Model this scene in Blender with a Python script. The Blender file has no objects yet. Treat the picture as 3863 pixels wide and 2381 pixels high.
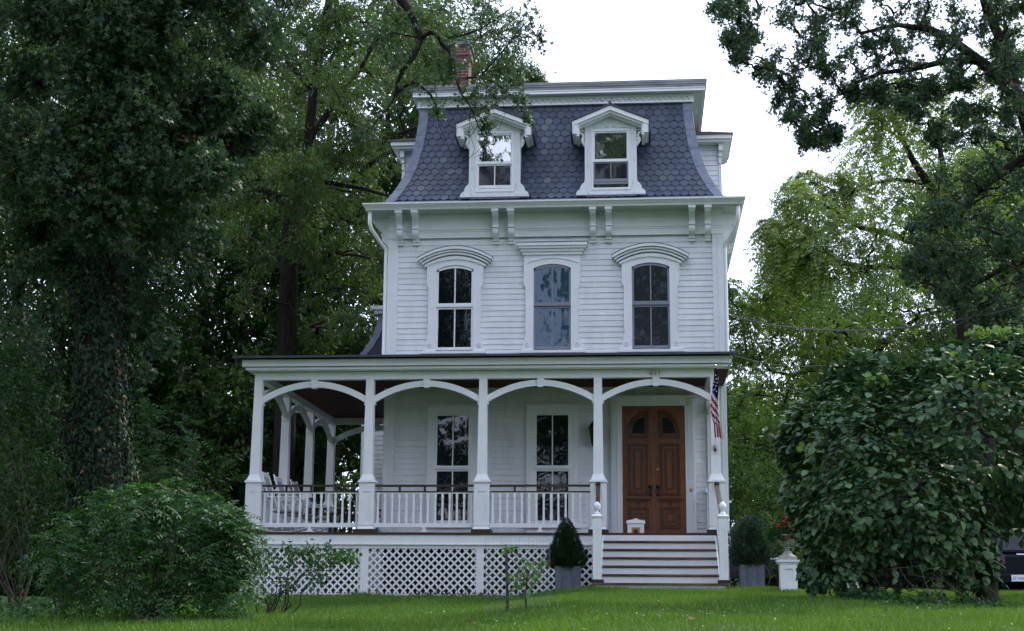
import bpy, math, random
import numpy as np
from mathutils import Vector, Matrix

random.seed(7)
rng = np.random.default_rng(7)
scene = bpy.context.scene
COL = scene.collection

# ------------------------------------------------------------------ camera
CAM = np.array([7.9952, -29.201, -0.5672])
YAW, PITCH, ROLL, FPX, PW, PH = 0.0928, 0.2037, 0.0074, 5452.14, 3863.0, 2381.0
_c, _s = math.cos(YAW), math.sin(YAW)
_fw = np.array([-_s, _c, 0]); _rt = np.array([_c, _s, 0]); _up = np.array([0, 0, 1.0])
FV = _fw * math.cos(PITCH) + _up * math.sin(PITCH)
_U = _up * math.cos(PITCH) - _fw * math.sin(PITCH)
RV = _rt * math.cos(ROLL) + _U * math.sin(ROLL)
UV = _U * math.cos(ROLL) - _rt * math.sin(ROLL)
cd = bpy.data.cameras.new('camera')
cam = bpy.data.objects.new('camera', cd); COL.objects.link(cam)
cd.sensor_width = 36.0; cd.sensor_fit = 'HORIZONTAL'; cd.lens = 36.0 * FPX / PW
cd.clip_start = 0.1; cd.clip_end = 2000
M = Matrix.Identity(4)
for i in range(3):
    M[i][0] = RV[i]; M[i][1] = UV[i]; M[i][2] = -FV[i]; M[i][3] = CAM[i]
cam.matrix_world = M
scene.camera = cam

# ------------------------------------------------------------------ sky and sun
scene.view_settings.view_transform = 'Standard'
scene.view_settings.look = 'None'
scene.view_settings.exposure = 0.33
scene.view_settings.gamma = 1.0
SUN_EL, SUN_AZ = math.radians(48), math.radians(35)   # azimuth from +Y towards +X
w = bpy.data.worlds.new('World'); scene.world = w; w.use_nodes = True
nt = w.node_tree; N = nt.nodes; L = nt.links; N.clear()
wout = N.new('ShaderNodeOutputWorld'); wbg = N.new('ShaderNodeBackground')
sky = N.new('ShaderNodeTexSky'); sky.sky_type = 'NISHITA'; sky.sun_disc = False
sky.sun_elevation = SUN_EL; sky.sun_rotation = SUN_AZ
sky.dust_density = 2.0
tc = N.new('ShaderNodeTexCoord')
mp = N.new('ShaderNodeMapping'); mp.inputs['Scale'].default_value = (1.0, 1.0, 2.2)
nz = N.new('ShaderNodeTexNoise'); nz.inputs['Scale'].default_value = 2.2
nz.inputs['Detail'].default_value = 6.0; nz.inputs['Roughness'].default_value = 0.6
rp = N.new('ShaderNodeMapRange'); rp.inputs['From Min'].default_value = 0.30; rp.inputs['From Max'].default_value = 0.62
rp.inputs['To Min'].default_value = 0.45; rp.inputs['To Max'].default_value = 0.97
mx = N.new('ShaderNodeMix'); mx.data_type = 'RGBA'
CLOUD = 15.0
mx.inputs['B'].default_value = (CLOUD * 0.865, CLOUD * 0.945, CLOUD * 1.22, 1)
L.new(tc.outputs['Generated'], mp.inputs['Vector']); L.new(mp.outputs['Vector'], nz.inputs['Vector'])
L.new(nz.outputs['Fac'], rp.inputs['Value']); L.new(rp.outputs['Result'], mx.inputs['Factor'])
L.new(sky.outputs['Color'], mx.inputs['A']); L.new(mx.outputs['Result'], wbg.inputs['Color'])
wbg.inputs['Strength'].default_value = 0.13
L.new(wbg.outputs['Background'], wout.inputs['Surface'])

sd = bpy.data.lights.new('sun', 'SUN'); sd.energy = 3.4; sd.angle = math.radians(4); sd.color = (1.0, 0.95, 0.85)
so = bpy.data.objects.new('sun', sd); COL.objects.link(so)
_sdir = Vector((math.sin(SUN_AZ) * math.cos(SUN_EL), math.cos(SUN_AZ) * math.cos(SUN_EL), math.sin(SUN_EL)))
so.rotation_euler = _sdir.to_track_quat('Z', 'Y').to_euler(); so.location = (20, 30, 40)

# ------------------------------------------------------------------ helpers
WL = {}

def at(px, py, Y):
    """photo point (in 2453-wide pixels) carried out to depth Y"""
    d = FV * FPX + RV * (px / 0.635 - PW / 2) - UV * (py / 0.635 - PH / 2)
    return CAM + d * ((Y - CAM[1]) / d[1])

def tag(o, label=None, cat=None, group=None, kind=None):
    if label: o['label'] = label
    if cat: o['category'] = cat
    if group: o['group'] = group
    if kind: o['kind'] = kind
    return o

def empty(name, loc):
    o = bpy.data.objects.new(name, None); COL.objects.link(o)
    o.empty_display_size = 0.2
    o.location = loc; WL[o.name] = np.array(loc, float); return o

def link_mesh(name, me, parent=None, pivot=None):
    o = bpy.data.objects.new(name, me); COL.objects.link(o)
    pv = np.zeros(3) if pivot is None else np.array(pivot, float)
    if parent is not None:
        o.parent = parent; o.location = pv - WL[parent.name]
    else:
        o.location = pv
    WL[o.name] = pv
    return o

class MB:
    def __init__(s, T=None):
        s.v = []; s.f = []; s.T = T
    def add(s, vs, fs):
        b = len(s.v)
        s.v.extend([s.T(*p) if s.T else tuple(p) for p in vs])
        s.f.extend([[b + i for i in f] for f in fs]); return s
    def box(s, x0, x1, y0, y1, z0, z1):
        return s.add([(x0,y0,z0),(x1,y0,z0),(x1,y1,z0),(x0,y1,z0),(x0,y0,z1),(x1,y0,z1),(x1,y1,z1),(x0,y1,z1)],
                     [(0,3,2,1),(4,5,6,7),(0,1,5,4),(1,2,6,5),(2,3,7,6),(3,0,4,7)])
    def frustum(s, cx, cy, z0, z1, w0, w1):
        a, b = w0 / 2, w1 / 2
        return s.add([(cx-a,cy-a,z0),(cx+a,cy-a,z0),(cx+a,cy+a,z0),(cx-a,cy+a,z0),(cx-b,cy-b,z1),(cx+b,cy-b,z1),(cx+b,cy+b,z1),(cx-b,cy+b,z1)],
                     [(0,3,2,1),(4,5,6,7),(0,1,5,4),(1,2,6,5),(2,3,7,6),(3,0,4,7)])
    def prism(s, poly, y0, y1):
        n = len(poly)
        vs = [(x, y0, z) for x, z in poly] + [(x, y1, z) for x, z in poly]
        fs = [list(range(n)), list(range(2*n-1, n-1, -1))] + [(i, i+n, (i+1) % n + n, (i+1) % n) for i in range(n)]
        return s.add(vs, fs)
    def strip(s, top, bot, y0, y1):
        """solid between two polylines of equal length (x,z)"""
        n = len(top)
        vs = [(x,y0,z) for x,z in top]+[(x,y0,z) for x,z in bot]+[(x,y1,z) for x,z in top]+[(x,y1,z) for x,z in bot]
        fs = []
        for i in range(n-1):
            fs += [(i, n+i, n+i+1, i+1), (2*n+i, 2*n+i+1, 3*n+i+1, 3*n+i), (i, i+1, 2*n+i+1, 2*n+i), (n+i, 3*n+i, 3*n+i+1, n+i+1)]
        fs += [(0, 2*n, 3*n, n), (n-1, 2*n-1, 4*n-1, 3*n-1)]
        return s.add(vs, fs)
    def arcband(s, cx, zb, half, rise, th, y0, y1, n=14, half2=None, rise2=None):
        h2 = half if half2 is None else half2; r2 = rise if rise2 is None else rise2
        t = [(cx + half * k, zb + rise * (1 - k*k)) for k in np.linspace(-1, 1, n+1)]
        b = [(cx + h2 * k, zb - th + r2 * (1 - k*k)) for k in np.linspace(-1, 1, n+1)]
        return s.strip(t, b, y0, y1)
    def tube(s, pts, rad, n=7, cap=True):
        pts = np.array(pts, float); m = len(pts)
        rad = np.ones(m) * rad if np.isscalar(rad) else np.array(rad, float)
        tg = np.gradient(pts, axis=0); tg /= np.linalg.norm(tg, axis=1)[:, None] + 1e-9
        up = np.array([0.31, 0.22, 0.93]); vs = []
        a = np.linspace(0, 2*np.pi, n, endpoint=False)
        for i in range(m):
            u = np.cross(tg[i], up)
            if np.linalg.norm(u) < 0.05: u = np.cross(tg[i], [1, 0, 0])
            u /= np.linalg.norm(u); v = np.cross(tg[i], u)
            for k in a: vs.append(tuple(pts[i] + rad[i] * (u*math.cos(k) + v*math.sin(k))))
        fs = [(i*n+j, i*n+(j+1) % n, (i+1)*n+(j+1) % n, (i+1)*n+j) for i in range(m-1) for j in range(n)]
        if cap: fs += [list(range(n-1, -1, -1)), list(range((m-1)*n, m*n))]
        return s.add(vs, fs)
    def lathe(s, prof, cx, cy, n=16):
        vs = [(cx + r*math.cos(2*math.pi*k/n), cy + r*math.sin(2*math.pi*k/n), z) for r, z in prof for k in range(n)]
        m = len(prof)
        fs = [(i*n+j, i*n+(j+1) % n, (i+1)*n+(j+1) % n, (i+1)*n+j) for i in range(m-1) for j in range(n)]
        fs += [list(range(n-1, -1, -1)), list(range((m-1)*n, m*n))]
        return s.add(vs, fs)
    def build(s, name, mat, parent=None, smooth=False, pivot=None, bevel=0.0):
        me = bpy.data.meshes.new(name)
        a = np.array(s.v)
        if pivot is None:
            mn, mxx = a.min(0), a.max(0); pivot = np.array([(mn[0]+mxx[0])/2, (mn[1]+mxx[1])/2, mn[2]])
        me.from_pydata([tuple(p) for p in a - np.array(pivot)], [], s.f); me.validate(); me.update()
        if mat: me.materials.append(mat)
        if smooth: me.polygons.foreach_set('use_smooth', [True] * len(me.polygons))
        o = link_mesh(name, me, parent, pivot)
        if bevel:
            b = o.modifiers.new('bevel', 'BEVEL'); b.width = bevel; b.segments = 1; b.limit_method = 'ANGLE'; b.angle_limit = 0.8
        return o

def copy_thing(o, loc, rz=0.0, label=None):
    r = o.copy(); COL.objects.link(r); r.location = loc; r.rotation_euler = (0, 0, rz)
    if label: r['label'] = label
    for ch in list(o.children):
        c = ch.copy(); COL.objects.link(c); c.parent = r
        for g in list(ch.children):
            d = g.copy(); COL.objects.link(d); d.parent = c
    return r

def smoothstep(a, b, x):
    t = np.clip((np.asarray(x, float) - a) / (b - a), 0, 1); return t*t*(3-2*t)

def ground_z(X, Y):
    X = np.asarray(X, float); Y = np.asarray(Y, float)
    base = -0.30 + 0.20 * smoothstep(5.0, 7.2, X) - 0.05 * smoothstep(12, 15, X)
    fall = np.where(Y < -1.6, 0.047 * (Y + 1.6), 0.0)
    fall2 = np.where(Y < -14, 0.055 * (Y + 14), 0.0)
    flat = np.maximum(fall + fall2, -2.0)
    rise = 3.6 * smoothstep(9, 48, Y)
    return base + flat + rise + 0.02 * np.sin(X*1.3 + Y*0.7) * smoothstep(-1, -4, Y)

# ------------------------------------------------------------------ materials
def mat(name, col, rough=0.6, spec=0.4, var=0.0, vscale=3.0, bump=0.0, bscale=30.0, metallic=0.0, col2=None, stretch=None, contrast=(0.35, 0.65)):
    m = bpy.data.materials.new(name); m.use_nodes = True
    nt = m.node_tree; n = nt.nodes; l = nt.links
    p = n['Principled BSDF']
    p.inputs['Base Color'].default_value = (*col, 1); p.inputs['Roughness'].default_value = rough
    p.inputs['Specular IOR Level'].default_value = spec; p.inputs['Metallic'].default_value = metallic
    tc = n.new('ShaderNodeTexCoord'); mp = n.new('ShaderNodeMapping'); l.new(tc.outputs['Object'], mp.inputs['Vector'])
    if stretch: mp.inputs['Scale'].default_value = stretch
    if var > 0 or col2 is not None:
        z = n.new('ShaderNodeTexNoise'); z.inputs['Scale'].default_value = vscale; z.inputs['Detail'].default_value = 6
        z.inputs['Roughness'].default_value = 0.65
        l.new(mp.outputs['Vector'], z.inputs['Vector'])
        r = n.new('ShaderNodeMapRange'); r.inputs['From Min'].default_value = contrast[0]; r.inputs['From Max'].default_value = contrast[1]
        l.new(z.outputs['Fac'], r.inputs['Value'])
        x = n.new('ShaderNodeMix'); x.data_type = 'RGBA'
        c2 = col2 if col2 is not None else tuple(c * (1 - var) for c in col)
        x.inputs['A'].default_value = (*c2, 1); x.inputs['B'].default_value = (*col, 1)
        l.new(r.outputs['Result'], x.inputs['Factor']); l.new(x.outputs['Result'], p.inputs['Base Color'])
    if bump > 0:
        z2 = n.new('ShaderNodeTexNoise'); z2.inputs['Scale'].default_value = bscale; z2.inputs['Detail'].default_value = 4
        l.new(mp.outputs['Vector'], z2.inputs['Vector'])
        b = n.new('ShaderNodeBump'); b.inputs['Strength'].default_value = bump; b.inputs['Distance'].default_value = 0.02
        l.new(z2.outputs['Fac'], b.inputs['Height']); l.new(b.outputs['Normal'], p.inputs['Normal'])
    return m

LEAF_TONE = 0.78
def leaf_mat(name, c1, c2, trans=0.3, rough=0.45, spec=0.35, patch=0.0):
    m = bpy.data.materials.new(name); m.use_nodes = True
    nt = m.node_tree; n = nt.nodes; l = nt.links
    p = n['Principled BSDF']; out = n['Material Output']
    p.inputs['Roughness'].default_value = rough; p.inputs['Specular IOR Level'].default_value = spec
    at_ = n.new('ShaderNodeAttribute'); at_.attribute_name = 'tint'
    x = n.new('ShaderNodeMix'); x.data_type = 'RGBA'
    c1 = tuple(v*LEAF_TONE for v in c1); c2 = tuple(v*LEAF_TONE for v in c2)
    x.inputs['A'].default_value = (*c1, 1); x.inputs['B'].default_value = (*c2, 1)
    l.new(at_.outputs['Fac'], x.inputs['Factor']); l.new(x.outputs['Result'], p.inputs['Base Color'])
    tr = n.new('ShaderNodeBsdfTranslucent')
    hs = n.new('ShaderNodeHueSaturation'); hs.inputs['Saturation'].default_value = 1.15; hs.inputs['Value'].default_value = 1.5; hs.inputs['Hue'].default_value = 0.485
    l.new(x.outputs['Result'], hs.inputs['Color']); l.new(hs.outputs['Color'], tr.inputs['Color'])
    ms = n.new('ShaderNodeMixShader'); ms.inputs['Fac'].default_value = trans
    l.new(p.outputs['BSDF'], ms.inputs[1]); l.new(tr.outputs['BSDF'], ms.inputs[2]); l.new(ms.outputs['Shader'], out.inputs['Surface'])
    return m

def island_mat(name, c1, c2, rough=0.6, spec=0.4, c3=None):
    m = mat(name, c1, rough, spec, bump=0.25, bscale=40)
    n = m.node_tree.nodes; l = m.node_tree.links; p = n['Principled BSDF']
    g = n.new('ShaderNodeNewGeometry'); r = n.new('ShaderNodeValToRGB')
    r.color_ramp.elements[0].color = (*c1, 1); r.color_ramp.elements[1].color = (*c2, 1)
    if c3:
        e = r.color_ramp.elements.new(0.93); e.color = (*c2, 1); r.color_ramp.elements[-1].color = (*c3, 1)
    l.new(g.outputs['Random Per Island'], r.inputs['Fac']); l.new(r.outputs['Color'], p.inputs['Base Color'])
    return m

def glass_mat(name, col, ior, wav=0.0, scale=3.0, rough=0.02):
    m = bpy.data.materials.new(name); m.use_nodes = True
    n = m.node_tree.nodes; l = m.node_tree.links; p = n['Principled BSDF']
    p.inputs['Base Color'].default_value = (*col, 1); p.inputs['Roughness'].default_value = rough
    p.inputs['IOR'].default_value = ior; p.inputs['Specular IOR Level'].default_value = 0.5
    if wav > 0:
        tc = n.new('ShaderNodeTexCoord'); z = n.new('ShaderNodeTexNoise'); z.inputs['Scale'].default_value = scale; z.inputs['Detail'].default_value = 1.5
        l.new(tc.outputs['Object'], z.inputs['Vector'])
        b = n.new('ShaderNodeBump'); b.inputs['Strength'].default_value = 1.0; b.inputs['Distance'].default_value = wav
        l.new(z.outputs['Fac'], b.inputs['Height']); l.new(b.outputs['Normal'], p.inputs['Normal'])
    return m

WHITE = mat('white_paint', (0.80, 0.815, 0.82), 0.45, 0.4, var=0.07, vscale=1.6, bump=0.05, bscale=60)
SIDING = mat('siding_paint', (0.80, 0.815, 0.83), 0.5, 0.35, var=0.15, vscale=1.4, bump=0.06, bscale=50, stretch=(1.6, 1.6, 0.5), contrast=(0.3, 0.6))
_n = SIDING.node_tree.nodes; _l = SIDING.node_tree.links; _p = _n['Principled BSDF']; _src = _p.inputs['Base Color'].links[0].from_socket
_g = _n.new('ShaderNodeNewGeometry'); _r = _n.new('ShaderNodeMapRange'); _r.inputs['To Min'].default_value = 0.93; _r.inputs['To Max'].default_value = 1.0; _l.new(_g.outputs['Random Per Island'], _r.inputs['Value'])
_m = _n.new('ShaderNodeVectorMath'); _m.operation = 'SCALE'; _l.new(_src, _m.inputs[0]); _l.new(_r.outputs['Result'], _m.inputs['Scale']); _l.new(_m.outputs['Vector'], _p.inputs['Base Color'])
OLDWHITE = mat('weathered_paint', (0.70, 0.73, 0.74), 0.7, 0.2, col2=(0.42, 0.44, 0.43), vscale=5.0, bump=0.2, stretch=(3, 3, 0.5), contrast=(0.28, 0.45))
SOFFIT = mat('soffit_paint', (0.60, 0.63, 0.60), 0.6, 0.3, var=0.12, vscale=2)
GREYSASH = mat('grey_sash_paint', (0.20, 0.22, 0.26), 0.5, 0.4)
SLATE = island_mat('slate', (0.036, 0.048, 0.080), (0.058, 0.077, 0.120), 0.55, 0.4, c3=(0.105, 0.125, 0.145))
_n = SLATE.node_tree.nodes; _l = SLATE.node_tree.links; _p = _n['Principled BSDF']
_src = _p.inputs['Base Color'].links[0].from_socket
_z = _n.new('ShaderNodeTexNoise'); _z.inputs['Scale'].default_value = 0.9; _z.inputs['Detail'].default_value = 5
_tc = _n.new('ShaderNodeTexCoord'); _l.new(_tc.outputs['Object'], _z.inputs['Vector'])
_r = _n.new('ShaderNodeMapRange'); _r.inputs['From Min'].default_value = 0.52; _r.inputs['From Max'].default_value = 0.68; _r.inputs['To Max'].default_value = 0.35; _l.new(_z.outputs['Fac'], _r.inputs['Value'])
_m = _n.new('ShaderNodeMix'); _m.data_type = 'RGBA'; _l.new(_r.outputs['Result'], _m.inputs['Factor']); _l.new(_src, _m.inputs['A']); _m.inputs['B'].default_value = (0.075, 0.085, 0.07, 1); _l.new(_m.outputs['Result'], _p.inputs['Base Color'])
SLATEBASE = mat('dark_slate_bed', (0.03, 0.035, 0.05), 0.8)  # dark bed that shows as outlines between the slates
LEAD = mat('lead_flashing', (0.17, 0.20, 0.27), 0.45, 0.5, col2=(0.09, 0.11, 0.15), vscale=6, bump=0.1)
ROOFMETAL = mat('dark_roof_metal', (0.06, 0.065, 0.08), 0.5, 0.4, var=0.3)
CORNICEMETAL = mat('weathered_cornice_metal', (0.28, 0.29, 0.30), 0.6, 0.4, col2=(0.13, 0.13, 0.14), vscale=3, stretch=(0.4, 1, 3))
SHINGLE = island_mat('brown_roof_shingle', (0.10, 0.085, 0.075), (0.17, 0.15, 0.14), 0.9, 0.2)
DECK = mat('brown_deck_paint', (0.055, 0.028, 0.018), 0.45, 0.4, var=0.4, vscale=8, stretch=(0.3, 3, 3))
NOSING = mat('worn_tread_edge', (0.20, 0.11, 0.055), 0.6, 0.3, col2=(0.06, 0.03, 0.02), vscale=4, stretch=(0.5, 3, 3))
CEIL = mat('stained_ceiling_wood', (0.085, 0.030, 0.016), 0.7, 0.2, var=0.5, vscale=10, stretch=(0.3, 6, 1))
DOORWOOD = mat('varnished_oak', (0.235, 0.074, 0.018), 0.25, 0.5, col2=(0.10, 0.030, 0.008), vscale=9, stretch=(7, 7, 0.6), bump=0.1)
DOORDARK = mat('dark_door_moulding', (0.085, 0.024, 0.007), 0.3, 0.5, var=0.4, vscale=9, stretch=(5, 5, 1))
NUMERAL = mat('pale_brass', (0.34, 0.24, 0.09), 0.4, 0.5)
BRONZE = mat('dark_bronze', (0.02, 0.016, 0.012), 0.35, 0.5, metallic=0.6)
BRASS = mat('brass', (0.45, 0.30, 0.09), 0.35, 0.5, metallic=0.8)
IRON = mat('black_iron', (0.012, 0.012, 0.014), 0.45, 0.5)
BRICK = None
CONC = mat('grey_concrete', (0.16, 0.18, 0.22), 0.85, 0.2, col2=(0.10, 0.11, 0.14), vscale=7, bump=0.15, stretch=(2, 2, 0.6))
STEPCONC = mat('step_base_paint', (0.48, 0.50, 0.48), 0.8, 0.2, var=0.2)
FOUND = mat('foundation_stone', (0.09, 0.075, 0.065), 0.9, 0.1, var=0.5, vscale=4)
BARK = mat('bark', (0.034, 0.029, 0.023), 0.95, 0.1, col2=(0.012, 0.010, 0.008), vscale=6, bump=0.8, bscale=12, stretch=(2.5, 2.5, 0.5))
LIGHTBARK = mat('grey_bark', (0.085, 0.075, 0.06), 0.95, 0.1, col2=(0.03, 0.026, 0.02), vscale=8, bump=0.8, bscale=14, stretch=(2.5, 2.5, 0.5))
STEM = mat('green_stem', (0.10, 0.10, 0.04), 0.7)
BROWNWOOD = mat('brown_furniture_wood', (0.13, 0.085, 0.06), 0.6, 0.3, var=0.3, vscale=6)
WICKER = mat('woven_cane', (0.42, 0.42, 0.46), 0.7, 0.2, var=0.2, vscale=40)
DOORGLASS = mat('dim_door_glass', (0.008, 0.013, 0.011), 0.35, 0.15)
GLASS_DARK = glass_mat('dark_window_glass', (0.004, 0.005, 0.006), 1.42, 0.004, 3.0)
GLASS_BRIGHT = glass_mat('reflective_window_glass', (0.02, 0.022, 0.026), 4.5, 0.004, 2.5)
GLASS_BLUE = glass_mat('sky_tinted_storm_glass', (0.022, 0.055, 0.085), 1.58, 0.010, 3.2, 0.06)  # blue base and specular tint stand in for a blurred sky reflection
GLASS_BLUE.node_tree.nodes['Principled BSDF'].inputs['Specular Tint'].default_value = (0.74, 0.88, 1.0, 1)
GLASS_GREY = glass_mat('cloud_tinted_storm_glass', (0.024, 0.030, 0.036), 1.75, 0.010, 2.6, 0.05)  # base lifted to grey, standing in for a reflected cloud
GLASS_WAVY = glass_mat('old_wavy_glass', (0.006, 0.009, 0.011), 1.62, 0.009, 2.2)
SCREEN = glass_mat('screened_glass', (0.012, 0.012, 0.015), 1.5, 0.012, 2.5, 0.1)

def brick_mat():
    m = bpy.data.materials.new('red_brick'); m.use_nodes = True
    n = m.node_tree.nodes; l = m.node_tree.links; p = n['Principled BSDF']; p.inputs['Roughness'].default_value = 0.9
    tc = n.new('ShaderNodeTexCoord'); sx = n.new('ShaderNodeSeparateXYZ'); cx = n.new('ShaderNodeCombineXYZ'); ad = n.new('ShaderNodeMath')
    l.new(tc.outputs['Object'], sx.inputs[0]); l.new(sx.outputs['X'], ad.inputs[0]); l.new(sx.outputs['Y'], ad.inputs[1])
    l.new(ad.outputs[0], cx.inputs['X']); l.new(sx.outputs['Z'], cx.inputs['Y'])
    b = n.new('ShaderNodeTexBrick'); b.inputs['Scale'].default_value = 1.0
    b.inputs['Brick Width'].default_value = 0.20; b.inputs['Row Height'].default_value = 0.075; b.inputs['Mortar Size'].default_value = 0.006
    b.inputs['Color1'].default_value = (0.115, 0.030, 0.022, 1); b.inputs['Color2'].default_value = (0.065, 0.022, 0.020, 1); b.inputs['Mortar'].default_value = (0.20, 0.155, 0.14, 1)
    l.new(cx.outputs[0], b.inputs['Vector']); l.new(b.outputs['Color'], p.inputs['Base Color'])
    return m
BRICK = brick_mat()

# ------------------------------------------------------------------ ground
def build_ground():
    xs = np.concatenate([np.linspace(-400, -40, 10), np.linspace(-30, -8, 12), np.linspace(-6, 20, 53), np.linspace(22, 50, 12), np.linspace(70, 400, 10)])
    ys = np.concatenate([np.linspace(-300, -50, 8), np.linspace(-40, -20, 10), np.linspace(-18, 14, 65), np.linspace(17, 50, 12), np.linspace(70, 500, 10)])
    X, Y = np.meshgrid(xs, ys); Z = ground_z(X, Y)
    vs = np.stack([X, Y, Z], -1).reshape(-1, 3); nx = len(xs)
    fs = [(j*nx+i, j*nx+i+1, (j+1)*nx+i+1, (j+1)*nx+i) for j in range(len(ys)-1) for i in range(nx-1)]
    me = bpy.data.meshes.new('lawn'); me.from_pydata(vs.tolist(), [], fs)
    me.polygons.foreach_set('use_smooth', [True] * len(fs))
    m = mat('lawn_turf', (0.050, 0.115, 0.022), 0.9, 0.1, col2=(0.040, 0.060, 0.018), vscale=0.8, bump=0.5, bscale=25)
    me.materials.append(m)
    o = link_mesh('lawn', me); tag(o, 'green lawn sloping gently up to the porch of the white house', 'lawn', kind='structure')
build_ground()
# ------------------------------------------------------------------ house
WY = 2.2                      # depth of the front wall
HX0, HX1, HY1 = 2.284, 9.716, 11.4
house = empty('house', (6.0, 6.0, -0.1))
tag(house, 'three storey white clapboard house with a slate mansard roof and a wraparound porch', 'house')

def siding(x0, x1, z0, z1, T, e=0.1265, lip=0.018):
    mb = MB(T); z = z0; r = random.Random(3)
    while z < z1 - 0.01:
        zt = min(z + e, z1); xa = x0
        while xa < x1 - .01:      # boards butted end to end
            xb = min(x1, xa + r.uniform(1.6, 4.2))
            if x1 - xb < .5: xb = x1
            j = lip + r.uniform(-0.003, 0.003); d = r.uniform(-0.003, 0.003); d2 = d + r.uniform(-.002, .002)
            mb.add([(xa, -j, z+d), (xb - .003, -j, z+d2), (xb - .003, -0.004, zt), (xa, -0.004, zt), (xa, 0, z+d), (xb - .003, 0, z+d2)], [(0,1,2,3), (4,5,1,0)])
            xa = xb
        z += e
    return mb
def Tf(Y): return lambda x, y, z: (x, Y + y, z)            # front facing
def Tl(X): return lambda x, y, z: (X + y, x, z)            # left facing (x runs along depth)
def Tr(X): return lambda x, y, z: (X - y, x, z)            # right facing

core = MB(); core.box(HX0+.01, HX1-.01, WY+.01, HY1, -0.4, 8.5)
core.build('wall', SIDING, house)
siding(HX0, HX1, 1.0, 7.72, Tf(WY)).build('front_siding', SIDING, house)
siding(WY+.02, HY1, 1.0, 7.75, Tl(HX0)).build('side_siding', SIDING, house)
siding(WY+.02, HY1, -0.2, 7.75, Tr(HX1)).build('side_siding', SIDING, house)
MB().box(HX0, HX1, WY-.02, WY+.005, -0.5, 0.99).build('foundation_wall', FOUND, house)
# corner boards, one on each front corner
for a, b in ((HX0-.02, HX0+.19), (HX1-.19, HX1+.03)):
    mb = MB(); mb.box(a, b, WY-.045, WY-.002, 1.02, 7.75)
    if a < 5: mb.box(a-.02, a+.02, WY-.03, WY+.16, 1.02, 7.75); mb.box(a+.09, a+.10, WY-.052, WY-.04, 1.02, 7.75)
    else: mb.box(b-.02, b+.02, WY-.03, WY+.16, 1.02, 7.75); mb.box(b-.10, b-.085, WY-.06, WY-.04, 1.02, 7.75)
    mb.build('corner_board', WHITE, house)
mb = MB(); mb.box(HX0+.2, HX1-.2, WY-.05, WY, 5.0, 5.12); mb.build('water_table', WHITE, house)
# frieze with its bead mouldings
fr = MB(); fr.box(HX0-.02, HX1+.03, WY-.05, WY, 7.74, 8.33)
for z, h, d in ((7.93, .03, .070), (7.885, .018, .064), (7.74, .025, .06)): fr.box(HX0-.04, HX1+.05, WY-d, WY-.045, z, z+h)
fo = fr.build('frieze', WHITE, house)
for X, s in ((HX0, -1), (HX1, 1)):
    mb = MB(); mb.box(min(X, X+s*.05), max(X, X+s*.05), WY+.01, HY1, 7.76, 8.33)
    mb.build('side_frieze', WHITE, house)
# eave: soffit, crown and gutter
EX0, EX1, EY0, EY1 = 1.72, 10.25, 1.65, 12.0
mb = MB(); mb.box(EX0+.07, EX1-.07, EY0+.07, EY1, 8.30, 8.345)
eave = mb.build('eave_soffit', SOFFIT, house)
g = MB()
def gutter_ring(mb, z0, z1, o0, o1):
    # mitred gutter along the front and both sides
    a0, a1, b0 = EX0 + o0, EX1 - o0, EY0 + o0
    c0, c1, d0 = EX0 + o1, EX1 - o1, EY0 + o1
    pts0 = [(a0, EY1), (a0, b0), (a1, b0), (a1, EY1)]; pts1 = [(c0, EY1), (c0, d0), (c1, d0), (c1, EY1)]
    i0, i1, j0 = EX0 + .14, EX1 - .14, EY0 + .14
    ptsi = [(i0, EY1), (i0, j0), (i1, j0), (i1, EY1)]
    vs = [(x, y, z0) for x, y in pts0] + [(x, y, z1) for x, y in pts1] + [(x, y, z1) for x, y in ptsi] + [(x, y, z0) for x, y in ptsi]
    fs = []
    for k in range(3): fs += [(k, k+1, k+5, k+4), (k+4, k+5, k+9, k+8), (k+8, k+9, k+13, k+12), (k+12, k+13, k+1, k)]
    mb.add(vs, fs)
gutter_ring(g, 8.33, 8.36, .075, .06); gutter_ring(g, 8.36, 8.42, .055, .012); gutter_ring(g, 8.42, 8.455, .0, .0)
g.build('gutter', WHITE, house)
# metal apron between gutter and mansard
mb = MB()
MX0, MX1, MY0, MY1 = 2.20, 9.76, 2.16, 11.5
q0 = [(EX0+.13, EY0+.13), (EX1-.13, EY0+.13), (EX1-.13, EY1), (EX0+.13, EY1)]; q1 = [(MX0, MY0), (MX1, MY0), (MX1, MY1), (MX0, MY1)]
mb.add([(x, y, 8.43) for x, y in q0] + [(x, y, 8.63) for x, y in q1], [(0,1,5,4), (1,2,6,5), (3,0,4,7), (2,3,7,6)])
mb.build('eave_flashing', LEAD, house)
# scroll brackets
def bracket_poly():
    P = [(0, 8.30), (-.40, 8.30), (-.40, 8.22), (-.37, 8.17)]
    for t in np.linspace(0, 1, 9)[1:]: P.append((-.37 + .20*t + .05*math.sin(t*math.pi), 8.17 - .24*t))
    P += [(-.20, 7.90), (-.20, 7.87)]
    for t in np.linspace(0, 1, 7)[1:]: P.append((-.20 + .10*t - .03*math.sin(t*math.pi), 7.87 - .17*t))
    P += [(-.06, 7.68), (-.06, 7.64), (0, 7.64)]
    return P
def make_bracket(T):
    mb = MB(T); P = bracket_poly()
    mb.prism(P, -.065, .065)
    mb.prism([(-.01, 8.298), (-.425, 8.298), (-.425, 8.235), (-.01, 8.235)], -.08, .08)
    mb.prism([(-.03, 7.63), (-.03, 7.58), (0, 7.58), (0, 7.63)], -.07, .07)
    mb.prism([(-.225, 7.945), (-.225, 7.915), (-.02, 7.915), (-.02, 7.945)], -.075, .075)
    return mb
br0 = None
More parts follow.
